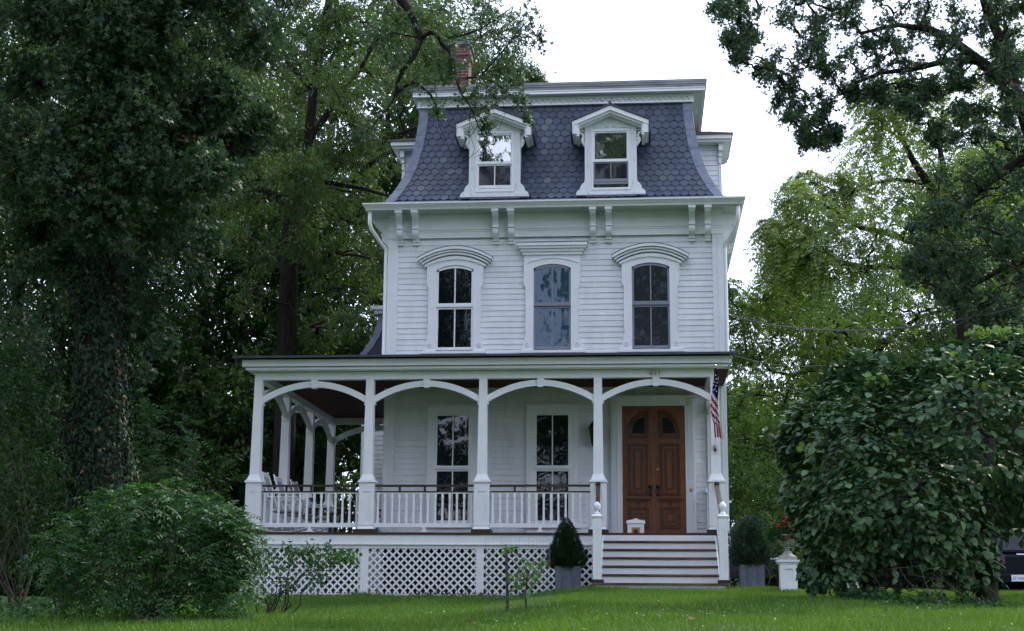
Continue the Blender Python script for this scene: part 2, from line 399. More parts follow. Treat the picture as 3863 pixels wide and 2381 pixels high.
for X in (2.53, 2.89, 4.71, 5.06, 6.89, 7.24, 9.08, 9.43):
    if br0 is None:
        br0 = make_bracket(lambda a, b, z: (X + b, WY - .05 + a, z)).build('bracket', WHITE, house); br0['_x'] = 0; bx = X; del br0['_x']
    else:
        c = br0.copy(); COL.objects.link(c); c.location.x += X - bx
for Yb in (2.55, 2.95, 5.2, 5.6):
    make_bracket(lambda a, b, z: (HX0 - .05 + a, Yb + b, z)).build('bracket', WHITE, house)
    make_bracket(lambda a, b, z: (HX1 + .05 - a, Yb + b, z)).build('bracket', WHITE, house)
# downspouts
for s, X0, XE in ((-1, HX0 - .09, EX0 + .16), (1, HX1 + .09, EX1 - .16)):
    mb = MB()
    yd = WY + .02
    mb.tube([(XE, EY0+.16, 8.33), (XE, EY0+.16, 8.02), (XE - s*.03, EY0+.2, 7.90), (X0 + s*.08, yd-.04, 7.60), (X0 + s*.005, yd, 7.52), (X0, yd, 7.40), (X0, yd, 5.10), (X0, yd-.06, 5.0)],
            0.045, 8)
    mb.build('downspout', WHITE, house, smooth=True)

# ---- mansard
PZ = [8.60, 8.75, 8.9, 9.05, 9.2, 9.4, 9.6, 9.82, 10.05, 10.3, 10.6, 10.9, 11.12]
PI_ = [-.03, .06, .14, .215, .28, .355, .415, .47, .515, .553, .588, .612, .625]
def inset(z): return float(np.interp(z, PZ, PI_))
mb = MB()
for a, b in zip(PZ[:-1], PZ[1:]):
    i, j = inset(a) + .03, inset(b) + .03
    mb.add([(MX0+i, MY0+i, a), (MX1-i, MY0+i, a), (MX1-i, MY1-i, a), (MX0+i, MY1-i, a),
            (MX0+j, MY0+j, b), (MX1-j, MY0+j, b), (MX1-j, MY1-j, b), (MX0+j, MY1-j, b)],
           [(0,1,5,4), (1,2,6,5), (2,3,7,6), (3,0,4,7)])
roof = mb.build('mansard_roof', SLATEBASE, house)
# hexagonal slates
arc = [0.0]
for k in range(1, len(PZ)): arc.append(arc[-1] + math.hypot(PZ[k]-PZ[k-1], PI_[k]-PI_[k-1]))
def on_profile(s):
    z = float(np.interp(s, arc, PZ)); return z, inset(z)
def slates(T, u0, u1, lo, hi, pitch=0.187, e=0.158):
    mb = MB(T); r = random.Random(5); row = 0; s = 0.02
    while s < arc[-1] - 0.05:
        zb, ib = on_profile(s); zs, is_ = on_profile(s + .062); zt, it = on_profile(min(s + e + .05, arc[-1]))
        off = (row % 2) * pitch / 2
        n = int((u1 - u0) / pitch) + 2
        for k in range(n):
            u = u0 + off + k * pitch + r.uniform(-.003, .003)
            if u - .09 < u0 + is_ + lo or u + .09 > u1 - is_ - hi: continue
            h = pitch/2 - .005; j = r.uniform(0, .006)
            f = .018 + j
            mb.add([(u, ib - f, zb), (u+h, is_ - f + .002, zs), (u+h, it - .002, zt), (u-h, it - .002, zt), (u-h, is_ - f + .002, zs),
                    (u, ib + .004, zb + .002), (u+h, is_ + .004, zs + .002), (u-h, is_ + .004, zs + .002)],
                   [(0,1,2,3,4), (0,5,6,1), (4,7,5,0)])
        s += e; row += 1
    return mb
slates(lambda u, d, z: (u, MY0 + d, z), MX0, MX1, .02, .02).build('slate_tiles', SLATE, roof)
slates(lambda u, d, z: (MX0 + d, u, z), MY0, MY1, .02, .02, .187, .158).build('slate_tiles', SLATE, roof)
slates(lambda u, d, z: (MX1 - d, u, z), MY0, MY1, .02, .02, .187, .158).build('slate_tiles', SLATE, roof)
for s in (0, 1):
    mb = MB()
    prev = None; segs = []
    for z in np.linspace(8.60, 11.08, 22):
        i = inset(z); wv = .20
        x = MX0 + i if s == 0 else MX1 - i; sg = 1 if s == 0 else -1
        segs.append([(x + sg*wv, MY0 + i - .028, z), (x - sg*.012, MY0 + i - .032, z), (x - sg*.03, MY0 + i + .14, z)])
    vs = [p for q in segs for p in q]; fs = []
    for k in range(len(segs)-1):
        b = 3*k; fs += [(b, b+1, b+4, b+3), (b+1, b+2, b+5, b+4)]
    mb.add(vs, fs)
    for k in range(3, 22, 4): # seams
        p = segs[k]; mb.tube([p[0], p[1], p[2]], .008, 5)
    mb.build('hip_flashing', LEAD, roof)
# top cornice
mb = MB(); mb.box(MX0+.57, MX1-.57, MY0+.55, MY1-.6, 11.06, 11.22); mb.box(MX0+.545, MX1-.545, MY0+.525, MY1-.58, 11.19, 11.235)
mb.box(MX0+.55, MX1-.55, MY0+.53, MY1-.59, 11.045, 11.075)
tc_ = mb.build('roof_cornice', WHITE, house)
z0, z1 = 11.09, 11.17; mb = MB(); x = MX0 + .62; p = .134
while x + p < MX1 - .6:
    for (xa, za, xb, zb) in ((x, z0, x+p/2, z1), (x+p/2, z1, x+p, z0)):
        mb.prism([(xa, za), (xb, zb), (xb, zb+.02), (xa, za+.02)], MY0+.518, MY0+.552)
    x += p
mb.build('zigzag_trim', SOFFIT, tc_)  # darker soffit colour on the zigzag stands in for its shadow
CX0, CX1, CY0, CY1 = 2.62, 9.50, 2.46, 11.3
mb = MB(); mb.box(CX0+.08, CX1-.08, CY0+.08, CY1, 11.245, 11.29); mb.build('cornice_soffit', SOFFIT, tc_)
mb = MB(); mb.box(CX0+.05, CX1-.05, CY0+.05, CY1, 11.25, 11.34); mb.box(CX0+.04, CX1-.04, CY0+.035, CY1, 11.31, 11.34); mb.build('cornice_fascia', WHITE, tc_)
mb = MB(); mb.box(CX0+.025, CX1-.025, CY0+.025, CY1, 11.342, 11.40); mb.box(CX0+.012, CX1-.012, CY0+.01, CY1, 11.402, 11.45); mb.box(CX0, CX1, CY0, CY1, 11.452, 11.51)
for xx in (4.95, 8.86): mb.box(xx, xx+.02, CY0-.006, CY0+.02, 11.345, 11.515)
mb.build('roof_edge', CORNICEMETAL, tc_)

# ---- windows
def arch_open(mb, cx, h, z0, zs, rise, y0, y1, w):
    """frame of width w lying inside the opening with an arched head"""
    mb.box(cx-h, cx-h+w, y0, y1, z0, zs); mb.box(cx+h-w, cx+h, y0, y1, z0, zs)
    mb.box(cx-h+w, cx+h-w, y0, y1, z0, z0+w*1.3)
    mb.arcband(cx, zs, h, rise, w*1.2, y0, y1, 12, half2=h, rise2=rise) if rise > .001 else mb.box(cx-h+w, cx+h-w, y0, y1, zs-w, zs)

def upper_window(cx, arched_hood, sash_mat, top_glass, low_glass, label):
    m = MB(); Y = WY - .022
    h, zb, zs, ra = .415, 5.17, 6.99, .095
    # casing with shaped outline
    for s in (-1, 1):
        out = [(.625, 7.15), (.625, 6.66), (.615, 6.62), (.58, 6.58), (.58, 5.56), (.62, 5.36), (.645, 5.30), (.655, 5.24), (.70, 5.15), (.70, 5.13)]
        poly = [(cx + s*h, 7.0), ] + [(cx + s*a, b) for a, b in out] + [(cx + s*h, 5.13)]
        if s < 0: poly = poly[::-1]
        m.prism(poly, Y-.085, Y)
        o2 = [(a - .07, b) for a, b in out]
        ring = [(cx + s*(a+.004), b) for a, b in out[:5]]
        m.tube([(x, Y-.088, z) for x, z in ring], .012, 5)
        m.lathe([(.0, 0), (.0, 0)], 0, 0, 3) if False else None
    top = [(cx - .625 + 1.25*k, 7.15 + .13*(1-(2*k-1)**2)) for k in np.linspace(0, 1, 15)]
    bot = [(cx + h*1.5*max(-2/3, min(2/3, (2*k-1)*1.0)), 7.0 + ra*max(0, 1-((2*k-1)*1.5)**2)) for k in np.linspace(0, 1, 15)]
    bot = [(cx - .625, 7.0)] + bot[1:-1] + [(cx + .625, 7.0)]
    m.strip(top, bot, Y-.083, Y)
    m.arcband(cx, 7.13, .58, .11, .02, Y-.10, Y-.082)
    m.box(cx-.73, cx+.73, Y-.13, Y, 5.075, 5.13)
    if not arched_hood:
        m.box(cx-.625, cx+.625, Y-.0825, Y, 7.15, 7.30)
    root = m.build('window', WHITE, house)
    if label: root['label'] = label
    # rosettes on the casing feet
    ro = MB(lambda x, y, z: (x, Y - .088 - y, z))
    for s in (-1, 1):
        for k in range(6):
            a = k*math.pi/3; ro.box(cx+s*.55+.028*math.cos(a)-.014, cx+s*.55+.028*math.cos(a)+.014, 0, .012, 5.27+.04*math.sin(a)-.014, 5.27+.04*math.sin(a)+.014)
    ro.build('rosette', SIDING, root)
    hd = MB(); hc = MB()
    if arched_hood:
        zc = 7.255
        hd.arcband(cx, zc-.006, .84, .26, .062, Y-.20, Y, 18); hd.arcband(cx, zc-.068, .80, .248, .04, Y-.165, Y, 18)
        hd.arcband(cx, zc-.108, .75, .232, .045, Y-.135, Y, 18); hd.arcband(cx, zc-.153, .69, .20, .05, Y-.11, Y, 18, rise2=.17)
        hc.arcband(cx, zc+.006, .85, .262, .0115, Y-.205, Y, 18)
    else:
        hd.box(cx-.785, cx+.785, Y-.22, Y, 7.49, 7.561); hd.box(cx-.75, cx+.75, Y-.19, Y, 7.435, 7.489); hd.box(cx-.705, cx+.705, Y-.15, Y, 7.37, 7.434); hd.box(cx-.67, cx+.67, Y-.12, Y, 7.302, 7.369)
        hc.box(cx-.80, cx+.80, Y-.228, Y, 7.562, 7.575)
    ho = hd.build('window_hood', WHITE, root)
    hc.build('hood_flashing', ROOFMETAL, root)
    # sashes
    mid = 6.165
    s1 = MB(); ys = Y - .045
    arch_open(s1, cx, h, mid, zs, ra, ys-.02, ys, .045)
    s1.box(cx-.014, cx+.014, ys-.02, ys, mid+.05, zs+ra-.06)
    s1.box(cx-h, cx+h, ys-.035, ys+.002, mid-.028, mid+.03)
    s1.build('upper_sash', sash_mat, root)
    s2 = MB(); ys2 = Y - .028
    arch_open(s2, cx, h, zb, mid-.03, 0, ys2-.02, ys2, .045); s2.box(cx-.014, cx+.014, ys2-.02, ys2, zb+.05, mid-.07)
    s2.build('lower_sash', sash_mat, root)
    gl = MB(); n = 12
    gl.strip([(cx - h + 2*h*k, zs + ra*(1-(2*k-1)**2)) for k in np.linspace(0, 1, n+1)], [(cx - h + 2*h*k, mid) for k in np.linspace(0, 1, n+1)], ys-.006, ys-.002)
    gl.build('pane', top_glass, root)
    gl = MB(); gl.box(cx-h+.03, cx+h-.03, ys2-.008, ys2-.004, zb+.03, mid-.03); gl.build('pane', low_glass, root)
    return root
w1 = upper_window(3.795, True, WHITE, GLASS_DARK, GLASS_DARK, 'upper window with white sashes and dark panes')
w2 = upper_window(5.975, False, GREYSASH, GLASS_BLUE, GLASS_BLUE, 'upper window with grey sashes and a flat hood')
w3 = upper_window(8.155, True, GREYSASH, GLASS_GREY, GLASS_GREY, 'upper window with grey sashes, an arched hood and stickers')

def text_part(name, body, size, loc, mat_, parent, ext=0.002, mirror=False, rz=0.0, align='CENTER'):
    cu = bpy.data.curves.new(name, 'FONT'); cu.body = body; cu.size = size; cu.extrude = ext; cu.align_x = align
    tmp = bpy.data.objects.new(name, cu); COL.objects.link(tmp)
    dg = bpy.context.evaluated_depsgraph_get(); me = bpy.data.meshes.new_from_object(tmp.evaluated_get(dg))
    bpy.data.objects.remove(tmp); bpy.data.curves.remove(cu)
    n = len(me.vertices); a = np.zeros(n*3); me.vertices.foreach_get('co', a); a = a.reshape(-1, 3)
    b = np.stack([a[:, 0] * (-1 if mirror else 1), -a[:, 2], a[:, 1]], 1)
    if rz: b = np.stack([b[:, 0]*math.cos(rz) - b[:, 1]*math.sin(rz), b[:, 0]*math.sin(rz) + b[:, 1]*math.cos(rz), b[:, 2]], 1)
    me.vertices.foreach_set('co', b.ravel()); me.update(); me.materials.clear(); me.materials.append(mat_)
    return link_mesh(name, me, parent, loc)
STICK = mat('sticker_white', (0.55, 0.60, 0.66), 0.5); STICKDIM = mat('sticker_grey', (0.24, 0.28, 0.33), 0.5); STICKTEAL = mat('sticker_teal', (0.13, 0.22, 0.25), 0.5)
yg = WY - .022 - .045
text_part('window_sticker', 'US\u2022HA', .075, (7.935, yg-.006+.017, 5.21), STICK, w3, .001, mirror=True)
text_part('window_sticker', 'CESSNA\u2022', .075, (8.37, yg+.012, 5.41), STICKDIM, w3, .001, mirror=True)
text_part('window_sticker', '9', .13, (8.45, yg+.012, 5.30), STICKDIM, w3, .001)
mb = MB(lambda x, y, z: (x, z, y)); mb.lathe([(.055, yg-.0005+.01), (.055, yg+.014)], 8.44, 5.79, 18); mb.build('window_sticker', STICKTEAL, w3)

def lower_window(cx, glass):
    Y = WY - .022; m = MB(); h, zb, zt, mid = .385, 1.36, 3.735, 2.545
    m.box(cx-.57, cx-h, Y-.06, Y, 1.02, zt); m.box(cx+h, cx+.57, Y-.06, Y, 1.02, zt); m.box(cx-.57, cx+.57, Y-.06, Y, zt, 3.90)
    m.box(cx-.60, cx+.60, Y-.10, Y, 3.902, 3.94); m.box(cx-.60, cx+.60, Y-.12, Y, 1.26, 1.34); m.box(cx-h, cx+h, Y-.05, Y, 1.02, 1.26)
    for s in (-1, 1): m.box(cx+s*.47-.008, cx+s*.47+.008, Y-.07, Y-.06, 1.35, 3.73)
    r = m.build('window', WHITE, house)
    s1 = MB(); ys = Y-.045
    arch_open(s1, cx, h, mid, zt, 0, ys-.02, ys, .04); s1.box(cx-.013, cx+.013, ys-.02, ys, mid+.04, zt-.03); s1.box(cx-h-.03, cx+h+.03, ys-.04, ys+.002, mid-.025, mid+.02)
    s1.build('upper_sash', WHITE, r)
    s2 = MB(); y2 = Y-.028
    arch_open(s2, cx, h, zb, mid-.03, 0, y2-.02, y2, .04); s2.box(cx-.013, cx+.013, y2-.02, y2, zb+.05, mid-.07); s2.build('lower_sash', WHITE, r)
    for a, b, y in ((mid, zt, ys), (zb, mid-.03, y2)):
        g = MB(); g.box(cx-h+.02, cx+h-.02, y-.007, y-.003, a+.01, b-.01); g.build('pane', glass, r)
    return r
lower_window(3.80, GLASS_WAVY); lower_window(5.985, GLASS_WAVY)

# ---- front dormers
def chevron(mb, cx, z, half, drop, th, y0, y1):
    mb.strip([(cx-half, z-drop), (cx, z), (cx+half, z-drop)], [(cx-half, z-drop-th), (cx, z-th), (cx+half, z-drop-th)], y0, y1)
def dormer(cx, top_glass, open_sash):
    Y = 2.12; h = .43; zb, zt = 8.78, 10.19; m = MB()
    # body with cheeks running back into the roof
    m.box(cx-.56, cx+.56, Y+.001, 2.95, 8.64, 10.2)
    m.prism([(cx-.56, 10.2), (cx+.56, 10.2), (cx, 10.52)], Y+.001, 2.95)
    root = m.build('dormer', SIDING, house)
    c = MB()
    for s in (-1, 1):
        P = [(h, zt), (.585, zt), (.585, 9.02), (.60, 8.96), (.645, 8.93), (.68, 8.87), (.70, 8.80), (.76, 8.76), (.77, 8.71), (h, 8.71)]
        poly = [(cx+s*a, b) for a, b in P]
        if s < 0: poly = poly[::-1]
        c.prism(poly, Y-.06, Y)
    c.box(cx-.78, cx+.78, Y-.10, Y, 8.655, 8.708); c.box(cx-h, cx+h, Y-.055, Y, 8.709, zb)
    c.strip([(cx-.585, 10.25), (cx, 10.55), (cx+.585, 10.25)], [(cx-.585, zt+.001), (cx, zt+.001), (cx+.585, zt+.001)], Y-.06, Y)
    c.build('dormer_casing', OLDWHITE, root)
    fr = MB(); arch_open(fr, cx, h, zb, zt, 0, Y-.075, Y-.002, .035); fr.build('window_frame', WHITE, root)
    # raking cornice, roof skin and scroll brackets
    r = MB(); chevron(r, cx, 10.675, .86, .36, .10, 1.80, 2.6); chevron(r, cx, 10.595, .82, .345, .07, 1.85, 2.6); chevron(r, cx, 10.545, .77, .325, .05, 1.92, 2.6)
    for s in (-1, 1):
        r.box(cx+s*.80-.055, cx+s*.80+.055, 1.812, 2.6, 10.03, 10.30); r.box(cx+s*.74-.04, cx+s*.74+.04, 1.86, 2.6, 9.99, 10.27)
    r.build('raking_cornice', WHITE, root)
    k = MB(); chevron(k, cx, 10.72, .905, .375, .035, 1.77, 3.0)
    for s in (-1, 1): k.box(cx+s*.884-.018, cx+s*.884+.018, 1.775, 2.9, 10.05, 10.32)
    k.tube([(cx, 1.77, 10.735), (cx, 3.0, 10.735)], .04, 6)
    k.build('dormer_roof', ROOFMETAL, root)
    b = MB()
    for s in (-1, 1):
        pts = []
        for t in np.linspace(0, 1, 16):
            a = -1.2 + t*5.2; rr = .095*(1-.55*t); pts.append((cx + s*(.70 - rr*math.cos(a)*1.0), Y-.03, 10.06 + rr*math.sin(a)))
        b.tube(pts, [.034*(1-.3*t) for t in np.linspace(0, 1, 16)], 6)
        b.tube([(cx+s*.60, Y-.03, 10.17), (cx+s*.66, Y-.03, 10.19), (cx+s*.76, Y-.03, 10.16)], .025, 6)
        b.tube([(cx+s*.63, Y-.03, 9.99), (cx+s*.64, Y-.03, 9.93), (cx+s*.60, Y-.03, 9.86), (cx+s*.585, Y-.03, 9.80)], [.05, .045, .035, .02], 6)
    b.build('scroll_bracket', WHITE, root, smooth=True)
    o = MB(); yo = Y-.068
    for s in (-1, 1):
        o.tube([(cx+s*.38, yo, 10.245), (cx+s*.20, yo, 10.245), (cx+s*.15, yo, 10.275), (cx+s*.11, yo, 10.25), (cx+s*.04, yo, 10.25)], .012, 5)
        o.tube([(cx + s*(.065 + .055*math.cos(a)), yo, 10.325 + .045*math.sin(a)) for a in np.linspace(-2.2, 2.9, 14)], .013, 5)
        o.tube([(cx, yo, 10.37), (cx+s*.03, yo, 10.41), (cx+s*.015, yo, 10.435), (cx+s*.05, yo, 10.475)], .011, 5)
    o.build('gable_ornament', OLDWHITE, root)
    mid = 9.455
    s1 = MB(); arch_open(s1, cx, h-.035, mid, zt-.035, 0, Y-.055, Y-.02, .035); s1.box(cx-h+.03, cx+h-.03, Y-.065, Y-.02, mid-.02, mid+.025); s1.build('upper_sash', WHITE, root)
    lift = .10 if open_sash else 0.0
    s2 = MB(); arch_open(s2, cx, h-.035, zb+.035+lift, mid-.02, 0, Y-.04, Y-.012, .035); s2.box(cx-.36, cx+.36, Y-.0405, Y-.012, zb+.09+lift, zb+.16+lift); s2.box(cx-.012, cx+.012, Y-.04, Y-.012, zb+.16+lift, mid-.06)
    s2.build('lower_sash', GREYSASH if open_sash else WHITE, root)
    g = MB(); g.box(cx-h+.05, cx+h-.05, Y-.030, Y-.026, mid+.02, zt-.05); g.build('pane', top_glass, root)
    g = MB(); g.box(cx-h+.05, cx+h-.05, Y-.018, Y-.014, zb+.05, mid-.03); g.build('pane', SCREEN, root)
    return root
dormer(4.665, GLASS_BRIGHT, False); dormer(7.295, GLASS_BRIGHT, True)
# ---- side dormers
for s in (-1, 1):
    cx = 5.98
    def X(a): return cx + s*a
    def bx(mb, a, b, *r): mb.box(min(X(a), X(b)), max(X(a), X(b)), *r)
    m = siding(2.6, 3.93, 8.7, 10.74, (lambda x, y, z: (X(x), 5.0 + y, z))); m.box(2.6, 3.925, .01, 1.3, 8.66, 10.739)
    root = m.build('dormer', SIDING, house)
    c = MB(); bx(c, 3.88, 3.95, 4.97, 5.05, 8.66, 10.74); bx(c, 3.0, 4.13, 4.72, 6.6, 10.742, 10.80); bx(c, 3.0, 4.19, 4.66, 6.66, 10.802, 10.90)
    for zt, zb, d in ((10.74, 10.55, .17), (10.55, 10.42, .10), (10.42, 10.25, .06)): bx(c, 3.93 - .05, 3.93 + d*.3, 4.99-d, 5.0, zb, zt-.002)
    bx(c, 3.95, 4.12, 5.0, 6.3, 10.30, 10.74) if False else None
    c.build('dormer_casing', WHITE, root)
    k = MB()
    for j in range(6):
        a0, a1 = 4.23 - j*.10, 4.13 - j*.10; z = 10.905 + j*.048
        n = 9
        for q in range(n):
            y0 = 4.62 + j*.12 + q*(2.1 - j*.24)/n; y1 = y0 + (2.1 - j*.24)/n - .012
            k.add([(X(a0), y0, z), (X(a0), y1, z), (X(a0), y1, z+.03), (X(a0), y0, z+.03), (X(2.6), y0, z), (X(2.6), y1, z), (X(2.6), y1, z+.045), (X(2.6), y0, z+.045)],
                  [(0,1,2,3), (3,2,6,7), (0,3,7,4), (1,5,6,2), (0,4,5,1)])
    k.build('dormer_roof', SHINGLE, root)
# ---- chimney
mb = MB(); mb.box(3.10, 3.60, 5.5, 6.1, 11.4, 13.75); mb.box(3.06, 3.64, 5.46, 6.14, 13.45, 13.62)
ch = mb.build('chimney', BRICK, house)
mb = MB(); mb.box(3.04, 3.66, 5.44, 6.16, 13.751, 13.83); mb.box(3.09, 3.61, 5.492, 5.498, 13.10, 13.16); mb.build('chimney_cap', CONC, ch)

# ---- rear wing with its own small mansard
WX0, WX1, WY0, WY1 = 0.42, 2.30, 9.0, 14.0
mb = siding(WX0, WX1, -0.2, 6.0, Tf(WY0)); mb.box(WX0, WX1, .005, WY1-WY0, -0.5, 5.999)
mb.build('rear_wing_wall', SIDING, house)
mb = MB(); mb.box(WX0-.02, WX0+.18, WY0-.05, WY0+.1, -0.2, 6.0); mb.build('corner_board', WHITE, house)
mb = MB(); mb.box(WX0-.35, WX1, WY0-.35, WY1, 6.0, 6.15); mb.build('rear_eave', WHITE, house)
mb = MB(); zz = [6.15, 6.5, 6.85, 7.2, 7.5]; ii = [-.20, .02, .18, .27, .32]
for a, b, i, j in zip(zz[:-1], zz[1:], ii[:-1], ii[1:]):
    mb.add([(WX0+i, WY0+i, a), (WX1, WY0+i, a), (WX0+i, WY1, a), (WX0+j, WY0+j, b), (WX1, WY0+j, b), (WX0+j, WY1, b)], [(0,1,4,3), (2,0,3,5)])
rr = mb.build('rear_mansard', SLATEBASE, house)
mb = MB(); vs = []; fs = []
for z, i in zip(zz, ii): vs += [(WX0+i+.18, WY0+i-.02, z), (WX0+i-.01, WY0+i-.025, z), (WX0+i-.02, WY0+i+.12, z)]
for k in range(4): fs += [(3*k, 3*k+1, 3*k+4, 3*k+3), (3*k+1, 3*k+2, 3*k+5, 3*k+4)]
mb.add(vs, fs); mb.build('hip_flashing', LEAD, rr)
mb = MB(); mb.box(WX0+.2, WX1, WY0+.2, WY1, 7.5, 7.6); mb.box(WX0+.1, WX1, WY0+.1, WY1, 7.6, 7.7); mb.build('rear_cornice', WHITE, house)
# ------------------------------------------------------------------ porch (part of the house)
SP, S2 = 2.35, 2.365
PXR = 9.72
FZ = 1.02
# floor
mb = MB(); mb.box(-.22, PXR-.05, -.30, WY-.024, FZ-.045, FZ); mb.box(-.22, HX0-.03, WY-.024, 7.4, FZ-.045, FZ); mb.build('porch_floor', DECK, house)
mb = MB(); mb.box(-.20, PXR-.07, -.275, -.24, .80, FZ-.046); mb.box(-.22, PXR-.05, -.295, -.24, .775, .799); mb.box(-.16, PXR-.10, -.25, -.22, .70, .774)
mb.box(-.20, -.165, -.239, 7.4, .775, FZ-.046); mb.box(PXR-.11, PXR-.07, -.239, WY-.03, .775, FZ-.046)
mb.box(-.16, -.13, -.219, 7.4, -.45, -.18); mb.box(PXR-.14, PXR-.11, -.219, WY-.03, -.4, .774)
for a, b in ((-.16, .02), (2.29, 2.45), (4.62, 4.77), (6.93, 7.10)): mb.box(a, b, -.252, -.22, -.45, .699)
for a, b in ((.02, 2.29), (2.45, 4.62), (4.77, 6.93)): mb.box(a, b, -.250, -.22, -.45, -.185)
mb.box(7.1, PXR-.14, -.20, -.17, -.4, .69)
skirt = mb.build('porch_skirt', WHITE, house)
def lattice(x0, x1, z0, z1, T):
    mb = MB(T); p = .155; wd = .026
    H = z1 - z0
    for sgn, y in ((1, 0.0), (-1, .007)):
        c = x0 - H - p
        while c < x1 + H + p:
            # strip centre line x = c + sgn*(z - z0)
            za, zb = z0, z1
            xa, xb = (c, c + H) if sgn > 0 else (c + H, c)
            lo, hi = (xa, xb) if xa < xb else (xb, xa)
            if hi > x0 and lo < x1:
                f = lambda x: (z0 + (x - c)) if sgn > 0 else (z0 + (c + H - x))
                l2, h2 = max(lo, x0), min(hi, x1)
                if h2 - l2 > .01:
                    pa, pb = (l2, f(l2)), (h2, f(h2)); w_ = wd
                    mb.prism([(pa[0]-w_*sgn*0, pa[1]-w_), (pb[0], pb[1]-w_), (pb[0], pb[1]+w_), (pa[0], pa[1]+w_)], y, y+.0065)
            c += p
    return mb
for a, b in ((.02, 2.29), (2.45, 4.62), (4.77, 6.93)):
    lattice(a, b, -.18, .70, lambda x, y, z: (x, -.238 + y, z)).build('lattice_panel', WHITE, house)
lattice(-.2, 7.4, -.18, .775, lambda x, y, z: (-.155 + y, x, z)).build('lattice_panel', WHITE, house)
# ceiling, beams, cornice, roof
mb = MB(); mb.box(-.05, PXR-.02, -.05, WY-.024, 4.318, 4.326); mb.box(-.05, HX0-.03, WY-.024, 7.4, 4.318, 4.326); mb.build('porch_ceiling', CEIL, house)
mb = MB(); mb.box(-.08, PXR-.28, -.08, .08, 4.165, 4.317); mb.box(-.08, .08, .08, 7.18, 4.165, 4.317); mb.box(.08, HX0, 7.02, 7.18, 4.165, 4.317); mb.box(PXR-.44, PXR-.28, .08, WY-.03, 4.165, 4.317)
mb.box(-.10, PXR-.26, -.10, .10, 4.29, 4.3175)
mb.build('porch_beam', WHITE, house)
co = MB()
for (ox, oy, z0, z1) in ((-.29, -.35, 4.405, 4.545), (-.23, -.29, 4.345, 4.39), (-.20, -.26, 4.327, 4.40)):
    co.box(ox, PXR+.02-(ox+.29), oy, WY-.03, z0, z1); co.box(ox, HX0-.03, WY-.03, 7.45, z0, z1)
co.build('porch_cornice', WHITE, house)
mb = MB(); A = (-.45, -.52); B = (PXR+.12, -.52); Cc = (PXR+.12, WY-.03); D = (HX0-.03, WY-.03); E_ = (HX0-.03, 7.6); F = (-.45, 7.6)
z = 4.60; hi = 4.97; th = .045
top = [(A[0], A[1], z), (B[0], B[1], z), (Cc[0], Cc[1], hi), (D[0], D[1], hi), (E_[0], E_[1], hi), (F[0], F[1], z)]
vs = top + [(x, y, zz - th) for x, y, zz in top]
mb.add(vs, [(0,1,2,3), (0,3,4,5), (9,8,7,6), (11,10,9,6), (0,6,7,1), (1,7,8,2), (5,11,6,0), (4,10,11,5), (2,8,9,3), (3,9,10,4)])
mb.build('porch_roof', ROOFMETAL, house)
mb = MB(); mb.add([(PXR+.02, -.40, 4.547), (PXR+.02, WY-.04, 4.547), (PXR+.02, WY-.04, 4.90), (PXR-.01, -.40, 4.547), (PXR-.01, WY-.04, 4.547), (PXR-.01, WY-.04, 4.90)], [(0,1,2), (3,5,4), (0,3,4,1), (0,2,5,3), (1,4,5,2)]); mb.build('porch_gable_end', WHITE, house)

# columns
def column(x, y, last=False):
    m = MB(); m.frustum(x, y, 2.19, 4.162, .20, .162); sh = m.build('porch_column', WHITE, house)
    c = MB()
    c.box(x-.145, x+.145, y-.145, y+.145, 1.16, 2.0)
    c.frustum(x, y, 1.095, 1.16, .345, .291)
    # recessed panel: raised stiles on the front face
    for f in (lambda a, b, c0, d, e, g: c.box(x+a, x+b, y-.158, y-.1451, e, g), lambda a, b, c0, d, e, g: c.box(x-.158, x-.1451, y+a, y+b, e, g), lambda a, b, c0, d, e, g: c.box(x+.1451, x+.158, y+a, y+b, e, g)):
        f(-.15, -.075, 0, 0, 1.16, 2.0); f(.075, .15, 0, 0, 1.16, 2.0); f(-.075, .075, 0, 0, 1.16, 1.22); f(-.075, .075, 0, 0, 1.85, 2.0)
    c.build('column_pedestal', WHITE, sh)
    k = MB(); k.box(x-.16, x+.16, y-.16, y+.16, 2.001, 2.03); k.box(x-.185, x+.185, y-.185, y+.185, 2.03, 2.055); k.box(x-.17, x+.17, y-.17, y+.17, 2.055, 2.085); k.frustum(x, y, 2.085, 2.20, .30, .206)
    k.build('column_cap', WHITE, sh, bevel=.006)
    p = MB(); p.box(x-.20, x+.20, y-.20, y+.20, FZ, 1.094); p.build('column_plinth', DECK, sh)
    for s in (-1, 1): pass
    return sh
for i in range(5): column(i*SP, 0)
for n in range(1, 4): column(0, n*S2)
# half column against the house wall at the right end
m = MB(); m.box(9.33, 9.49, WY-.09, WY-.03, 2.1, 4.16); m.box(9.29, 9.53, WY-.12, WY-.03, FZ, 2.0); m.box(9.26, 9.56, WY-.15, WY-.03, 2.0, 2.1); m.build('pilaster', WHITE, house)
# arches with keystones
def arch(T, span):
    cx = span/2; h = span/2 - .085
    m = MB(T); m.arcband(cx, 3.82, h, .315, .145, -.045, .045, 20, half2=h, rise2=.335)
    for s in (-1, 1): m.box(cx+s*h-.035, cx+s*h+.035, -.055, .055, 3.635, 3.675)
    o = m.build('porch_arch', WHITE, house)
    k = MB(T); k.prism([(cx-.055, 3.985), (cx+.055, 3.985), (cx+.072, 4.164), (cx-.072, 4.164)], -.075, .075); k.build('keystone', WHITE, o)
for i in range(4): arch((lambda x, y, z, i=i: (i*SP + x, y, z)), SP)
for n in range(3): arch((lambda x, y, z, n=n: (-y, n*S2 + x, z)), S2)
arch(lambda x, y, z: (x, 3*S2 + y, z), HX0 + .04)
arch(lambda x, y, z: (4*SP + y, x, z), WY)
